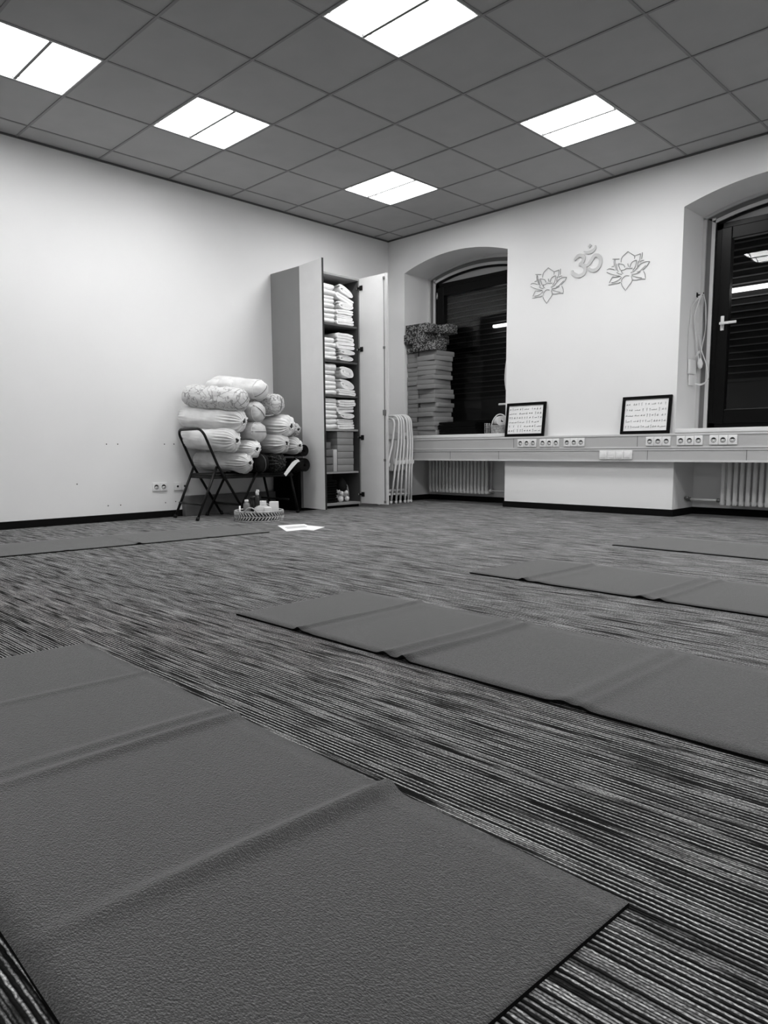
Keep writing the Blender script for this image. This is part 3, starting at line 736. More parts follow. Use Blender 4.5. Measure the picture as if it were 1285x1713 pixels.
# dark rolled mats beside the cabinet
def rolled(start, end, R, m, name, label, cat, group=None):
    e = empty(name, start, label=label, cat=cat, group=group); L = (Vector(end) - Vector(start)).length
    d = (Vector(end) - Vector(start)).normalized(); e.rotation_euler = d.to_track_quat('X', 'Z').to_euler()
    sp = []; 
    for k in range(90):
        a = k * .30; r = .014 + (R - .018) * k / 89; sp.append((r * math.cos(a), r * math.sin(a)))
    MB().ribbon(sp, .0052, 0, L, 'YZ', na=4, amp=.0).build('rolled_sheet', m, e)
    q = MB(); ring = [(L * .78, (R + .001) * math.cos(a), (R + .001) * math.sin(a)) for a in [2 * PI * k / 30 for k in range(30)]]; q.tube(ring, .003, 6, closed=True); q.build('strap', M['black'], e)
    return e
rolled((.10, -1.865, .452), (.70, -1.850, .452), .066, M['dark_cloth'], 'rolled_mat', 'dark rolled mat lying on the right chair, its round end showing beside the cabinet', 'rolled mat', 'dark rolled mats beside the cabinet')
rolled((.10, -1.800, .585), (.62, -1.790, .585), .058, M['dark_cloth'], 'rolled_mat', 'dark rolled mat wedged between the pile and the cabinet door, upper one', 'rolled mat', 'dark rolled mats beside the cabinet')
m = MB(); sl = [(.655, -1.915, .512), (.735, -1.945, .497), (.735, -1.975, .490), (.733, -2.005, .470), (.730, -2.05, .425), (.728, -2.105, .368)]; vs = []
for k, (x, y, z) in enumerate(sl):
    w = (.008, .010, .016, .020, .018, .015)[k]
    vs += [(x, y - w * .7, z + w * .7), (x, y + w * .7, z - w * .7), (x - .006, y + w * .7, z - w * .7), (x - .006, y - w * .7, z + w * .7)]
m.add(vs, [(4 * i + j, 4 * i + (j + 1) % 4, 4 * i + 4 + (j + 1) % 4, 4 * i + 4 + j) for i in range(5) for j in range(4)] + [(0, 1, 2, 3), (20, 21, 22, 23)])
tag(m.build('paper_sleeve', M['paper']), 'bent white paper sleeve poking out below the bolsters at the right', 'paper')

# ------------------------------------------------------------------ cabinet
CY0, CY1, CX, CZt = -1.667, -.884, .445, 2.305
cab = empty('storage_cabinet', (0.004, CY0, 0), label='tall grey storage cabinet with both doors open against the left wall', cat='cabinet')
W_ = CY1 - CY0; m = MB()
m.box(0, CX, 0, .019, .03, CZt); m.box(0, CX, W_ - .019, W_, .03, CZt); m.box(0, .008, .019, W_ - .019, .03, CZt)
m.box(.008, CX, .019, W_ - .019, CZt - .019, CZt); 
m.build('body', [M['cab_side']], cab, bevel=.001)
MB().box(.008, CX - .004, .0195, W_ - .0195, .03, .052).build('bottom_board', M['shelf'], cab)
MB().box(.02, CX - .03, .015, W_ - .015, 0, .03).build('plinth', M['rubber'], cab)
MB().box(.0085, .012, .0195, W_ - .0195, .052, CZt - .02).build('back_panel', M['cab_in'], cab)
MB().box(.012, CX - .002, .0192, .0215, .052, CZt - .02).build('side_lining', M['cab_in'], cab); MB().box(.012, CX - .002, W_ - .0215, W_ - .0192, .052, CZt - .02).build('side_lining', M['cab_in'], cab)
SH = [1.826, 1.468, 1.128, .790, .362]
for k, z in enumerate(SH):
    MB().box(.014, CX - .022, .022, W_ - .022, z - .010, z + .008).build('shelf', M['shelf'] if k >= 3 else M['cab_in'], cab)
DW = .372
def door(hy, ang, name, s):
    """s=+1: leaf swings so that its local +X points away from the hinge"""
    e = empty(name, (CX + .010, hy, 0)); e.rotation_euler = (0, 0, ang); e.parent = cab
    return e
def leaf(hy, ang, s):
    T = Matrix.Translation((CX + .006, hy, 0)) @ Matrix.Rotation(ang, 4, 'Z')
    m = MB(); m.box(0, DW, -.009, .009, .035, CZt); m.v = [tuple(T @ Vector(v)) for v in m.v]
    dr = m.build('door', M['cab_door'], cab)
    m = MB(); m.box(DW, DW + .0025, -.0092, .0092, .035, CZt)
    if s < 0: m.box(DW - .001, DW + .003, -.0092, -.0060, .035, CZt)
    m.v = [tuple(T @ Vector(v)) for v in m.v]; m.build('edge_band', M['cab_edge'] if s < 0 else M['trim_w'], dr)
    sd = .009 if s < 0 else -.009          # inner face side
    for z in ([.128, .716, 1.606, 2.21]):
        m = MB(); o_ = math.copysign(1, sd); y0, y1 = sorted((sd, sd + o_ * .012))
        m.rbox(.012, .05, y0, y1, z - .024, z + .024, .003); m.rbox(-.012, .03, *sorted((sd + o_ * .008, sd + o_ * .02)), z - .010, z + .010, .003)
        m.v = [tuple(T @ Vector(v)) for v in m.v]; m.build('hinge', M['black'], dr)
        m = MB(); m.rbox(-.028, -.006, *sorted((sd + o_ * .006, sd + o_ * .018)), z - .009, z + .009, .003); m.v = [tuple(T @ Vector(v)) for v in m.v]; m.build('hinge_arm', M['steel'], dr)
    if s > 0:
        m = MB(); y = sd - .006
        m.tube([(DW - .028, y, .06), (DW - .028, y, CZt - .03)], .0042, 8); m.v = [tuple(T @ Vector(v)) for v in m.v]; m.build('locking_rod', M['duct_dark'], dr)
        for z in (.484, 1.594, 2.262, .06):
            m = MB(); m.rbox(DW - .040, DW - .016, y - .006, y + .006, z - .012, z + .012, .002); m.v = [tuple(T @ Vector(v)) for v in m.v]; m.build('rod_guide', M['duct_dark'], dr)
        m = MB(); m.rbox(DW - .046, DW - .008, y - .009, y + .006, .93, .985, .003); m.v = [tuple(T @ Vector(v)) for v in m.v]; m.build('lock_case', M['duct_dark'], dr)
        m = MB(); m.box(DW - .018, DW, -.0125, .0092, .036, CZt - .001); m.v = [tuple(T @ Vector(v)) for v in m.v]; m.build('edge_strip', M['trim_w'], dr)
    return dr
leaf(.004, math.radians(DOOR_L), -1)
leaf(W_ - .004, math.radians(DOOR_R), 1)

# ------------------------------------------------------------------ blankets in the cabinet
BX = CX - .03
def fold_blanket(y0, y1, z0, h, xf, seed, label):
    """flat folded blanket, the smooth rounded fold facing the room"""
    t = h * .47; r = h * .25; zc = z0 + h / 2; path = [(.05, zc + r)]
    for k in range(6): path.append((.05 + (xf - .05 - h / 2) * (k + 1) / 6, zc + r))
    for k in range(1, 8): a = PI / 2 - PI * k / 8; path.append((xf - h / 2 + r * 1.3 * math.cos(a), zc + r * math.sin(a)))
    for k in range(7): path.append((xf - h / 2 - (xf - .05 - h / 2) * k / 6, zc - r))
    o = MB().ribbon(path, t, y0, y1, 'XZ', na=10, amp=h * .085, seed=seed).build('folded_blanket', M['blanket'])
    return tag(o, label, 'blanket', 'folded white blankets in the cabinet')
def swirl_blanket(y0, y1, z0, h, xf, seed, label, kind, tilt=0.0):
    """blanket seen from its ends: layers curl in the YZ plane"""
    w = y1 - y0; P = []
    if kind == 's':           # three layers, two bends
        t = h * .30; r = h / 3 / 2 * 1.02
        zt, zm, zb = h / 2 - t / 2, 0, -h / 2 + t / 2
        P += [(w / 2 - .03 - (w - .06) * k / 6, zt) for k in range(7)]
        P += [(-w / 2 + .03 - r * .9 * math.sin(PI * k / 6), (zt + zm) / 2 + (zt - zm) / 2 * math.cos(PI * k / 6)) for k in range(1, 6)]
        P += [(-w / 2 + .03 + (w - .06) * k / 6, zm) for k in range(7)]
        P += [(w / 2 - .03 + r * .9 * math.sin(PI * k / 6), (zm + zb) / 2 + (zm - zb) / 2 * math.cos(PI * k / 6)) for k in range(1, 6)]
        P += [(w / 2 - .03 - (w - .05) * k / 6, zb) for k in range(7)]
    elif kind == 'r':         # flattened roll, bight on the left
        t = h * .19; turns = 2.4; K = 60
        for k in range(K + 1):
            a = 2 * PI * turns * k / K; rr = (k + 6) / (K + 6)
            ex = (w / 2 - t) * (.55 * rr + .45) if math.cos(a) > 0 else (w / 2 - t) * rr
            P.append((ex * math.cos(a) * .98, (h / 2 - t / 2) * rr * math.sin(a)))
        P = P[::-1]
    else:                     # single fold with a fat bend on the left
        t = h * .46; r = h * .26
        P += [(w / 2 - .02 - (w - .05) * k / 6, r) for k in range(7)]
        P += [(-w / 2 + .03 - r * .8 * math.sin(PI * k / 8), r * math.cos(PI * k / 8)) for k in range(1, 8)]
        P += [(-w / 2 + .03 + (w - .05) * k / 6, -r) for k in range(7)]
    ca, sa = math.cos(tilt), math.sin(tilt); cy, cz = (y0 + y1) / 2, z0 + h / 2
    P = [(cy + p[0] * ca - p[1] * sa, cz + p[0] * sa + p[1] * ca) for p in P]
    P = [tuple(v) for v in smooth_path(P, 2)]
    o = MB().ribbon(P, t * .93, .06, xf, 'YZ', na=9, amp=h * .085, seed=seed).build('folded_blanket', M['blanket'])
    return tag(o, label, 'blanket', 'folded white blankets in the cabinet')
SHN = ['top shelf', 'second shelf', 'third shelf', 'fourth shelf']
def ordn(k, n):
    if k == 0: return 'lowest'
    if k == n - 1: return 'topmost'
    return ['', 'second', 'third', 'fourth', 'fifth', 'sixth', 'seventh'][k] + ' from the bottom'
LZ = [[2.214, 2.160, 2.104, 2.070, 2.026, 1.982, 1.936, 1.888, 1.836], [1.700, 1.650, 1.606, 1.563, 1.520, 1.478], [1.448, 1.378, 1.338, 1.272, 1.232, 1.186, 1.138], [1.108, 1.056, 1.030, .990, .944, .904, .850, .800]]
for s, zs in enumerate(LZ):
    n = len(zs) - 1
    for k in range(n):
        z1, z0 = zs[n - 1 - k], zs[n - k]
        fold_blanket(-1.640, -1.192 + random.uniform(-.012, .008), z0, z1 - z0, BX + random.uniform(-.012, .012), s * 10 + k, 'folded white blanket, cabinet %s, left stack, %s' % (SHN[s], ordn(k, n)))
RZ = [[(1.836, .052, 'u', 0), (1.888, .050, 's', 0), (1.940, .045, 'u', 0), (1.987, .075, 'r', -.06), (2.070, .050, 'u', -.30), (2.128, .075, 'r', -.36)],
      [(1.478, .060, 'r', 0), (1.540, .058, 'r', -.05), (1.602, .068, 'u', 0), (1.672, .082, 's', -.04)],
      [(1.138, .060, 's', -.04), (1.200, .100, 'r', -.25), (1.310, .120, 'r', -.12)],
      [(.800, .050, 'u', 0), (.852, .048, 's', 0), (.902, .062, 'r', 0), (.966, .062, 'u', .05), (1.030, .066, 's', .04)]]
for s, L in enumerate(RZ):
    for k, (z, h, kd, tl) in enumerate(L):
        swirl_blanket(-1.182, -.925 + random.uniform(-.012, .010), z, h, BX + random.uniform(-.015, .012), 50 + s * 10 + k, 'loosely folded white blanket, cabinet %s, right stack, %s' % (SHN[s], ordn(k, len(L))), kd, tl)

# foam blocks and mats low in the cabinet
def block(x0, x1, y0, y1, z0, z1, m, label, group, rz=0.0, name='foam_block'):
    cx, cy = (x0 + x1) / 2, (y0 + y1) / 2
    o = MB().rbox(-(x1 - x0) / 2, (x1 - x0) / 2, -(y1 - y0) / 2, (y1 - y0) / 2, 0, z1 - z0, .004, 2).build(name, m)
    o.location = (cx, cy, z0); o.rotation_euler = (0, 0, rz)
    return tag(o, label, 'foam block', group)
for k in range(6):
    z = .371 + k * .0675; block(.16, BX, -1.186, -.965 + .004 * (k % 2), z, z + .0655, M['foam'], 'grey foam block, cabinet fifth shelf, right stack, %s' % ordn(k, 6), 'foam blocks in the cabinet')
for k in range(3):
    z = .371 + k * .0765; block(.16, BX, -1.60, -1.248, z, z + .070, M['foam_d'], 'charcoal foam block, cabinet fifth shelf, left stack, %s' % ordn(k, 4), 'foam blocks in the cabinet')
block(.18, BX - .02, -1.60, -1.258, .6015, .668, M['foam_d'], 'smaller charcoal foam block, cabinet fifth shelf, topmost of the left stack', 'foam blocks in the cabinet')
block(.16, BX, -1.242, -1.192, .371, .596, M['foam_l'], 'pale foam block standing upright between two stacks in the cabinet', 'foam blocks in the cabinet')
for k in range(9):
    z = .0525 + k * .026
    o = MB().rbox(.06, BX - .03 - .004 * (k % 3), -1.62, -1.165 + .006 * (k % 2), z, z + .0235, .010, 3).build('folded_mat', M['mat_black'])
    tag(o, 'black folded mat at the bottom of the cabinet, %s of nine' % (ordn(k, 9) if k < 7 or k == 8 else 'second from the top'), 'folded mat', 'black mats at the cabinet bottom')
e = empty('string_bag', (.33, -1.055, .053), label='crumpled pale string bag with a dark handle at the bottom of the cabinet', cat='bag')
m = MB(); rnd = random.Random(5)
for k in range(9):
    c = (rnd.uniform(-.03, .05), rnd.uniform(-.05, .05), .03 + rnd.uniform(0, .075)); r = rnd.uniform(.022, .034)
    m.lathe([(.002, -r), (r * .6, -r * .8), (r, -.1 * r), (r * .75, r * .7), (.002, r)], 12, 'Z', c, fn=lambda i, a, q: q * (1 + .22 * math.sin(4 * a + i)))
m.build('crumpled_cloth', M['towel'], e)
m = MB(); m.tube(smooth_path([(.02, .00, .10), (.03, .03, .17), (.03, .05, .14), (.03, .06, .06)], 5), .010, 8); m.build('handle', M['foam'], e)
m = MB(); m.lathe([(.01, .10), (.05, .12), (.055, .17), (.03, .22), (.01, .25)], 14, 'Z', fn=lambda i, a, q: q * (1 + .2 * math.sin(3 * a + i * 2))); m.build('dark_cloth_top', M['dark_cloth'], e)

# ------------------------------------------------------------------ foam blocks stacked on the left window board
def lev(k):
    W = ['lowest', 'second', 'third', 'fourth', 'fifth', 'sixth', 'seventh', 'eighth', 'ninth']
    if k < 9: return W[k] + (' from below' if k else '')
    k = 17 - k; return ['topmost'][0] if k == 0 else W[k] + ' from above'
zz = [.7455, .799, .844, .893, .948, 1.0, 1.052, 1.1, 1.149, 1.197, 1.250, 1.302, 1.352, 1.402, 1.453, 1.501, 1.555, 1.610, 1.663]
rnd = random.Random(11)
for k in range(18):
    j = rnd.uniform(-.020, .018); q = rnd.uniform(-.016, .014)
    block(.452 + q, .700 + q * 1.0 + (.012 if k > 13 else 0), .0 + j, .305 + j, zz[k] + .0008, zz[k + 1] - .0008, M['foam'], 'grey foam block, window board stack, right column, %s' % lev(k), 'grey foam blocks on the left window board', rnd.uniform(-.09, .09))
    j = rnd.uniform(-.010, .012); q = rnd.uniform(-.006, .010)
    h0, h1 = zz[k] + .0008, zz[k + 1] - .0008
    block(.262 + q, .425 + q, .03 + j, .335 + j, h0, h1, M['foam'], 'grey foam block, window board stack, left column, %s' % lev(k), 'grey foam blocks on the left window board', rnd.uniform(-.04, .04))
SPK = 'speckled foam blocks on top of the stack'
block(.40, .72, -.03, .17, 1.664, 1.760, M['speck'], 'black and white speckled foam block resting on the right grey column', SPK, .05)
block(.262, .392, .02, .26, 1.664, 1.715, M['speck'], 'thin speckled foam block on top of the left grey column', SPK)
block(.262, .60, .19, .36, 1.761, 1.86, M['speck'], 'speckled foam block at the back, second layer from the top', SPK)
block(.255, .555, -.02, .18, 1.761, 1.861, M['speck'], 'speckled foam block at the front left, second layer from the top', SPK, -.04)
block(.285, .600, -.02, .17, 1.862, 1.962, M['speck'], 'topmost speckled foam block, at the front of the stack', SPK, .03)
block(.40, .72, .19, .36, 1.862, 1.958, M['speck'], 'speckled foam block on top of the stack, at the back toward the window', SPK)

# black folded mats, baskets on the left window board
for k in range(5):
    z = .7458 + k * .0275; j = rnd.uniform(-.012, .012)
    m = MB(); t = .0118
    pth = [(1.225 + j, z + .0065), (.95, z + .0065), (.735 + j, z + .0065)] + [(.735 + j - .006 * math.sin(PI * q / 6), z + .013 - .0065 * math.cos(PI * q / 6)) for q in range(1, 6)] + [(.735 + j, z + .0195), (.95, z + .0195), (1.23 + j, z + .0195)]
    o = m.ribbon(pth, t, .035, .30, 'XZ', na=4, amp=.0012, seed=k).build('folded_mat', M['mat_black'])
    tag(o, 'black folded mat on the left window board, %s of five' % ordn(k, 5), 'folded mat', 'black mats on the left window board')
e = empty('woven_basket', (1.475, .13, .7456), label='round woven basket with a tall handle on the left window board', cat='basket')
def weave(R0, R1, h, n, rows, r=.0032):
    m = MB()
    for q in range(rows):
        z = h * (q + .5) / rows; R = R0 + (R1 - R0) * q / rows
        m.tube([((R + .0025 * math.sin(n * a + PI * q)) * math.cos(a), (R + .0025 * math.sin(n * a + PI * q)) * math.sin(a), z) for a in [2 * PI * k / (n * 4) for k in range(n * 4)]], r, 6, closed=True)
    return m
weave(.085, .094, .085, 20, 11, .0042).build('wicker_wall', M['wicker'], e)
MB().lathe([(.080, .002), (.086, .085), (.083, .085), (.077, .006)], 28).build('lining', M['wicker_in'], e)
m = MB()
for dy in (-.006, .006): m.tube([(.092 * math.cos(a), dy, .05 + .150 * math.sin(a)) for a in [PI * k / 20 for k in range(21)]], .0055, 8)
h_ = m.build('handle', M['towel'], e); h_.rotation_euler = (0, 0, .3)
sp = [((.012 + .045 * k / 50) * math.cos(k * .38), (.012 + .045 * k / 50) * math.sin(k * .38)) for k in range(51)]
o = MB().ribbon(sp, .012, -.07, .07, 'YZ', na=4, amp=.002).build('rolled_towel', M['towel']); o.location = (1.475, .13, .875); o.rotation_euler = (0, 0, -.7)
tag(o, 'rolled white towel standing in the round basket on the window board', 'towel')
e = empty('wire_basket', (1.335, .16, .7456), label='small square woven tray beside the round basket on the window board', cat='basket')
m = MB()
for q in range(6):
    z = .012 + q * .019; m.tube([(-.045, -.045, z), (.045, -.045, z), (.045, .045, z), (-.045, .045, z)], .004, 6, closed=True)
for x in (-.045, -.015, .015, .045):
    for y in (-.045, .045): m.tube([(x, y, .004), (x, y, .112)], .003, 6); m.tube([(y, x, .004), (y, x, .112)], .003, 6)
m.build('wire_wall', M['wicker'], e); MB().box(-.042, .042, -.042, .042, .002, .006).build('base', M['wicker'], e)

# ------------------------------------------------------------------ white folded chairs
def white_chair():
    e = empty('folding_chair', label='x', cat='folding chair', group='white folding chairs leaning in a row under the window wall'); W = .215; r = .0115
    P = [(-W, .0, 0), (-W, 0, .40), (-W, 0, .66), (-W, -.012, .76), (-W, -.028, .86)] + [(-W + .085 * (1 - math.cos(a)), -.030 - .010 * math.sin(a), .875 + .085 * math.sin(a)) for a in [PI / 2 * k / 7 for k in range(8)]]
    P = P + [(-p[0], p[1], p[2]) for p in P[::-1]]
    MB().tube(P, r, 10).build('front_frame', M['chair_white'], e)
    m = MB(); w = W - .026; Q = [(-w, .020, .055), (-w, .022, .42), (-w, .012, .50)]
    m.tube(Q, .0105, 10); m.tube([(w, y, z) for x, y, z in Q], .0105, 10); m.tube([(-w, .020, .14), (w, .020, .14)], .008, 8)
    m.build('rear_frame', M['chair_white'], e)
    MB().tube([(-W, 0, .10), (W, 0, .10)], .008, 8).build('stretcher', M['chair_white'], e)
    m = MB(); m.rbox(-W + .03, W - .03, -.006, .010, .36, .70, .007); m.build('seat', M['chair_panel'], e)
    m = MB(); m.rbox(-W + .008, W - .008, -.030, -.018, .775, .915, .005); m.build('backrest', M['chair_panel'], e)
    for s in (-1, 1):
        m = MB(); m.rbox(s * (W - .013) - .017, s * (W - .013) + .017, -.010, .034, .43, .475, .004); m.build('bracket', M['chair_white'], e)
        m = MB(); m.tube([(s * W, 0, 0), (s * W, 0, .028)], .0145, 10); m.build('foot_cap', M['plastic'], e)
        m = MB(); m.tube([(s * w, .020, .028), (s * w, .020, .058)], .0150, 10); m.build('rear_foot_cap', M['black'], e)
    return e
feet = [(-.150, -.112), (-.200, -.150), (-.262, -.190), (-.325, -.230), (-.400, -.270), (-.485, -.310), (-.660, -.345)]
wc = white_chair(); FL = ['nearest the window wall', 'second from the window wall', 'third from the window wall', 'fourth from the window wall', 'fifth from the window wall', 'sixth from the window wall', 'outermost, leaning the most']
for k, (fy, ty) in enumerate(feet):
    o = wc if k == 0 else dup(wc, (0, 0, 0)); tl = math.atan2(ty - fy, .95)
    o.location = (.268 + .006 * ((k * 37) % 3 - 1), fy, .003); o.rotation_euler = (-tl, 0, 0)
    o['label'] = 'white folding chair folded flat in the leaning row, ' + FL[k]

# ------------------------------------------------------------------ basket with bottles on the floor
e = empty('wicker_tray', (.894, -2.520, 0), rz=.6, label='round wicker tray basket on the carpet in front of the black chairs', cat='basket')
R = .200; m = MB()
for k in range(46):
    a = 2 * PI * k / 46
    for q, tw in ((0, .13), (1, -.13)):
        z0, z1 = .010 + q * .036, .044 + q * .036
        m.tube([((R + .003) * math.cos(a + tw * t - tw / 2), (R + .003) * math.sin(a + tw * t - tw / 2), z0 + (z1 - z0) * t) for t in (0, .5, 1)], .0060, 6)
m.build('woven_wall', M['wicker'], e)
m = MB()
for z, r_ in ((.006, .007), (.043, .004), (.084, .008)): m.tube([(R * math.cos(a), R * math.sin(a), z) for a in [2 * PI * k / 64 for k in range(64)]], r_, 8, closed=True)
m.build('rim', M['wicker'], e)
MB().lathe([(.001, .004), (R - .006, .004), (R - .006, .074), (R - .010, .074), (R - .012, .009), (.001, .009)], 40).build('lining', M['wicker_in'], e)
for s in (1, -1):
    m = MB(); hp = []
    for k in range(15):
        t = -1 + 2 * k / 14; a = -PI * .5 + t * .30; rr = R + .010
        hp.append((rr * math.cos(a) * s, rr * math.sin(a) * s, .075 + .048 * (1 - t * t)))
    m.tube(hp, .0052, 8); m.build('handle', M['wicker'], e)
T0 = Vector((.894, -2.520, .0095)); RV = Vector((.711, .703, 0)); DV = Vector((-.703, .711, 0))
def at(u, d): return T0 + RV * u + DV * d      # u along the tray's width as seen from the room, d into the tray
def bottle(u, d, r, h, m, cap, label, neck=.4, name='bottle', capname='cap', spray=False):
    p = at(u, d); e = empty(name, p, label=label, cat='bottle', group='toiletries in the wicker tray')
    MB().lathe([(r * .9, 0), (r, .006), (r, h * .72), (r * .85, h * .80), (r * neck, h * .86), (r * neck, h * .90)], 20).build('body', m, e)
    q = MB(); q.lathe([(r * neck * 1.2, h * .86), (r * neck * 1.2, h * .985), (r * neck * .9, h)], 16)
    if spray: q.rbox(-.008, .022, -.007, .007, h * .97, h * 1.06, .003)
    q.build(capname, cap, e); return e
bottle(-.110, .03, .029, .165, M['greyb'], M['plastic'], 'grey bottle with a white cap at the left of the tray, behind the handle', .5)
bottle(-.053, .09, .032, .195, M['amber'], M['amber'], 'tall dark bottle in the middle left of the tray', .9)
bottle(-.020, .05, .020, .235, M['amber'], M['plastic'], 'slim dark spray bottle with a white pump, tallest in the tray', .62, capname='pump', spray=True)
p = at(-.165, .0); o = MB().tube([(0, 0, 0), (.004, 0, .115)], .008, 10).build('candle', M['plastic']); o.location = p; tag(o, 'thin white candle at the left end of the tray', 'candle')
e = empty('zip_pouch', at(.035, -.01), rz=.9, label='pale rounded pouch lying across the middle of the tray', cat='pouch')
MB().lathe([(.01, -.075), (.045, -.07), (.060, -.03), (.058, .03), (.044, .07), (.01, .075)], 24, 'X', (0, 0, .058), fn=lambda i, a, q: q * (1 + .06 * math.sin(3 * a + i))).build('body', M['foam_l'], e)
MB().tube([(-.06, 0, .112), (0, 0, .120), (.06, 0, .112)], .003, 6).build('zip', M['duct_dark'], e)
o = MB().rbox(-.030, .030, -.006, .006, 0, .155, .003).build('white_card', M['paper']); o.location = at(.025, .075); o.rotation_euler = (.15, 0, .8); tag(o, 'white card standing behind the pouch in the tray', 'card')
for k, (u, dd, w, h, lb) in enumerate([(.125, .02, .036, .150, 'white square box standing at the right of the tray'), (.082, -.05, .030, .105, 'small white box in front of the right end of the pouch')]):
    o = MB().rbox(-w, w, -w * .8, w * .8, 0, h, .004).build('small_box', M['plastic']); o.location = at(u, dd); o.rotation_euler = (0, 0, .75 + .2 * k); tag(o, lb, 'box')

# papers on the carpet
def sheet(poly, z, label, lines):
    e = empty('paper_sheet', (poly[0][0], poly[0][1], z), label=label, cat='paper', group='loose printed papers on the carpet'); P = [(x - poly[0][0], y - poly[0][1]) for x, y in poly]
    m = MB()
    a, b, c, d = [Vector(p) for p in P]
    for r in lines:
        s_, t_ = a.lerp(d, r), b.lerp(c, r)
        for k in range(16):
            u0 = .14 + .72 * k / 16; p0, p1 = s_.lerp(t_, u0), s_.lerp(t_, u0 + .028)
            m.tube([(p0.x, p0.y, .0018), (p1.x, p1.y, .0018)], .0035, 4)
    m.mi = [1] * len(m.f); m.prism(P, 0, .0014, 'XY'); m.build('page', [M['paper'], M['ink_soft']], e)
sheet([(1.381, -2.697), (1.436, -2.473), (1.770, -2.640), (1.760, -2.905)], .001, 'white printed paper on the carpet near the tray, the upper sheet', (.45, .62))
sheet([(1.50, -2.53), (1.733, -2.512), (1.857, -2.731), (1.62, -2.75)], .0001, 'white paper on the carpet half hidden under the other sheet', ())

# ------------------------------------------------------------------ straps hanging in the right recess
def flat_strap(pts, w, name, label, group, parts=()):
    P = smooth_path(pts, 6); L = []; 
    m = MB(); k = len(P); vs = []
    for i in range(k):
        d = (P[min(i + 1, k - 1)] - P[max(i - 1, 0)]).normalized(); sd = d.cross(Vector((1, 0, 0)))
        if sd.length < .1: sd = Vector((0, 1, 0))
        sd = sd.normalized(); ww = w * (.55 + .45 * abs(math.sin(i * .11 + len(P))))
        vs += [P[i] + sd * ww / 2, P[i] - sd * ww / 2, P[i] - sd * ww / 2 + Vector((.003, 0, 0)), P[i] + sd * ww / 2 + Vector((.003, 0, 0))]
    fs = [(i * 4 + j, i * 4 + (j + 1) % 4, (i + 1) * 4 + (j + 1) % 4, (i + 1) * 4 + j) for i in range(k - 1) for j in range(4)] + [(0, 1, 2, 3), tuple((k - 1) * 4 + j for j in range(4))]
    m.add(vs, fs, smooth=False); o = m.build(name, M['strap']); tag(o, label, 'strap', group); return o
G = 'white straps on the hook in the right recess'; xw = 3.378
hk = MB(); hk.tube([(3.361, .332, 1.885), (3.410, .332, 1.880), (3.418, .332, 1.897)], .006, 8); hk.rbox(3.361, 3.366, .318, .346, 1.865, 1.905, .002)
tag(hk.build('wall_hook', M['black_metal']), 'small dark hook on the side of the right window recess', 'hook')
s1 = flat_strap([(xw + .034, .312, 1.888), (xw + .018, .278, 1.80), (xw + .006, .248, 1.688), (xw + .004, .275, 1.603), (xw + .006, .305, 1.52), (xw + .008, .335, 1.40), (xw + .01, .375, 1.31)], .018, 'cotton_strap', 'white cotton strap hanging from the hook, twisting down the middle to the knot', G)
s2 = flat_strap([(xw + .038, .332, 1.888), (xw + .040, .378, 1.81), (xw + .038, .400, 1.716), (xw + .032, .425, 1.60), (xw + .020, .400, 1.47), (xw + .012, .385, 1.35)], .020, 'cotton_strap', 'white cotton strap hanging from the hook on the side nearer the window', G)
s3 = flat_strap([(xw + .036, .316, 1.888), (xw - .008, .215, 1.776), (xw - .010, .200, 1.669), (xw - .012, .182, 1.543), (xw - .012, .190, 1.347), (xw - .008, .225, 1.26), (xw - .006, .255, 1.20)], .020, 'cotton_strap', 'white cotton strap hanging from the hook on the room side, ending in a buckle', G)
m = MB(); m.rbox(xw - .012, xw + .010, .185, .315, 1.212, 1.335, .008); m.build('buckle_pad', M['strap'], s3)
m = MB(); m.rbox(xw - .012, xw, .208, .312, 1.118, 1.210, .004); m.build('label_tag', M['paper'], s3)
s4 = flat_strap([(xw + .012, .41, 1.36), (xw + .010, .50, 1.42), (xw + .010, .545, 1.36)], .022, 'cotton_strap', 'short white strap end curling at the knot beside the window', G)
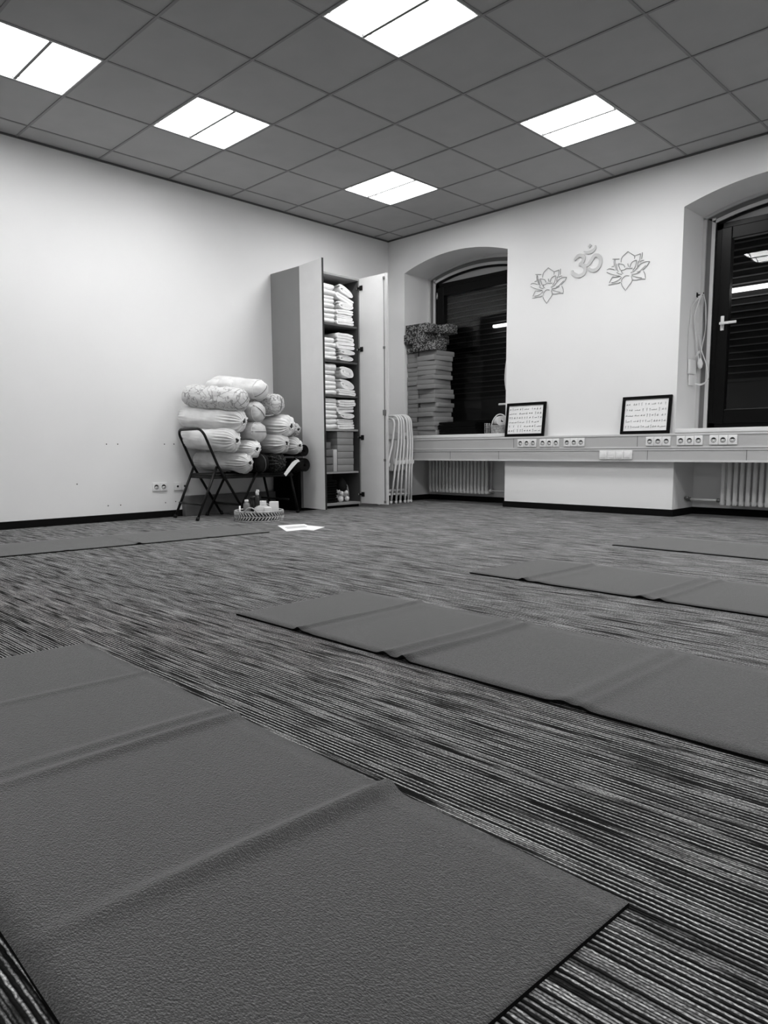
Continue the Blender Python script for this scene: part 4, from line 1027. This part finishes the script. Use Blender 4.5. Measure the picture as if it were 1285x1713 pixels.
s4.location = (0, -.13, -.01)
s5 = flat_strap([(xw + .010, .35, 1.55), (xw + .030, .365, 1.42), (xw + .070, .375, 1.30), (xw + .095, .368, 1.20), (xw + .085, .355, 1.15), (xw + .045, .340, 1.128), (xw + .005, .325, 1.135)], .022, 'cotton_strap', 'broad white strap looping low toward the window frame', G)
kn = MB(); kn.lathe([(.002, -.050), (.016, -.035), (.022, 0), (.015, .030), (.002, .05)], 16, 'Z', (xw + .018, .375, 1.31), fn=lambda i, a, q: q * (1 + .25 * math.sin(3 * a + i)))
kn.build('knot', M['strap'], s1)
s6 = flat_strap([(1.622, .02, 1.46), (1.618, .012, 1.36), (1.615, .014, 1.27), (1.622, .024, 1.18)], .03, 'cotton_strap', 'bit of white strap peeping out at the right side of the left window recess', None)

# ------------------------------------------------------------------ camera, world, view
cam = bpy.data.cameras.new('camera'); co = bpy.data.objects.new('camera', cam); COL.objects.link(co); SC.camera = co
yaw, pit, rol, F = -.7825, -.1210, -.0075, 1218.63
d = Vector((math.cos(pit) * math.sin(yaw), math.cos(pit) * math.cos(yaw), math.sin(pit)))
r = Vector((math.cos(yaw), -math.sin(yaw), 0)); u = r.cross(d); c_, s_ = math.cos(rol), math.sin(rol)
r, u = r * c_ + u * s_, u * c_ - r * s_
co.matrix_world = Matrix.Translation((5.9692, -6.1753, .586)) @ Matrix((r, u, -d)).transposed().to_4x4()
cam.sensor_fit = 'VERTICAL'; cam.sensor_height = 36; cam.sensor_width = 27; cam.lens = F / 1713 * 36
cam.shift_x = (642.5 - 635.16) / 1713; cam.shift_y = (901.0 - 856.5) / 1713; cam.clip_start = .02
wd = bpy.data.worlds.new('night'); SC.world = wd; wd.use_nodes = True
wd.node_tree.nodes['Background'].inputs[0].default_value = (.01, .01, .01, 1); wd.node_tree.nodes['Background'].inputs[1].default_value = .3
SC.view_settings.view_transform = 'Standard'; SC.view_settings.look = 'None'; SC.view_settings.exposure = EXPO; SC.view_settings.gamma = 1
SC.view_settings.use_curve_mapping = False
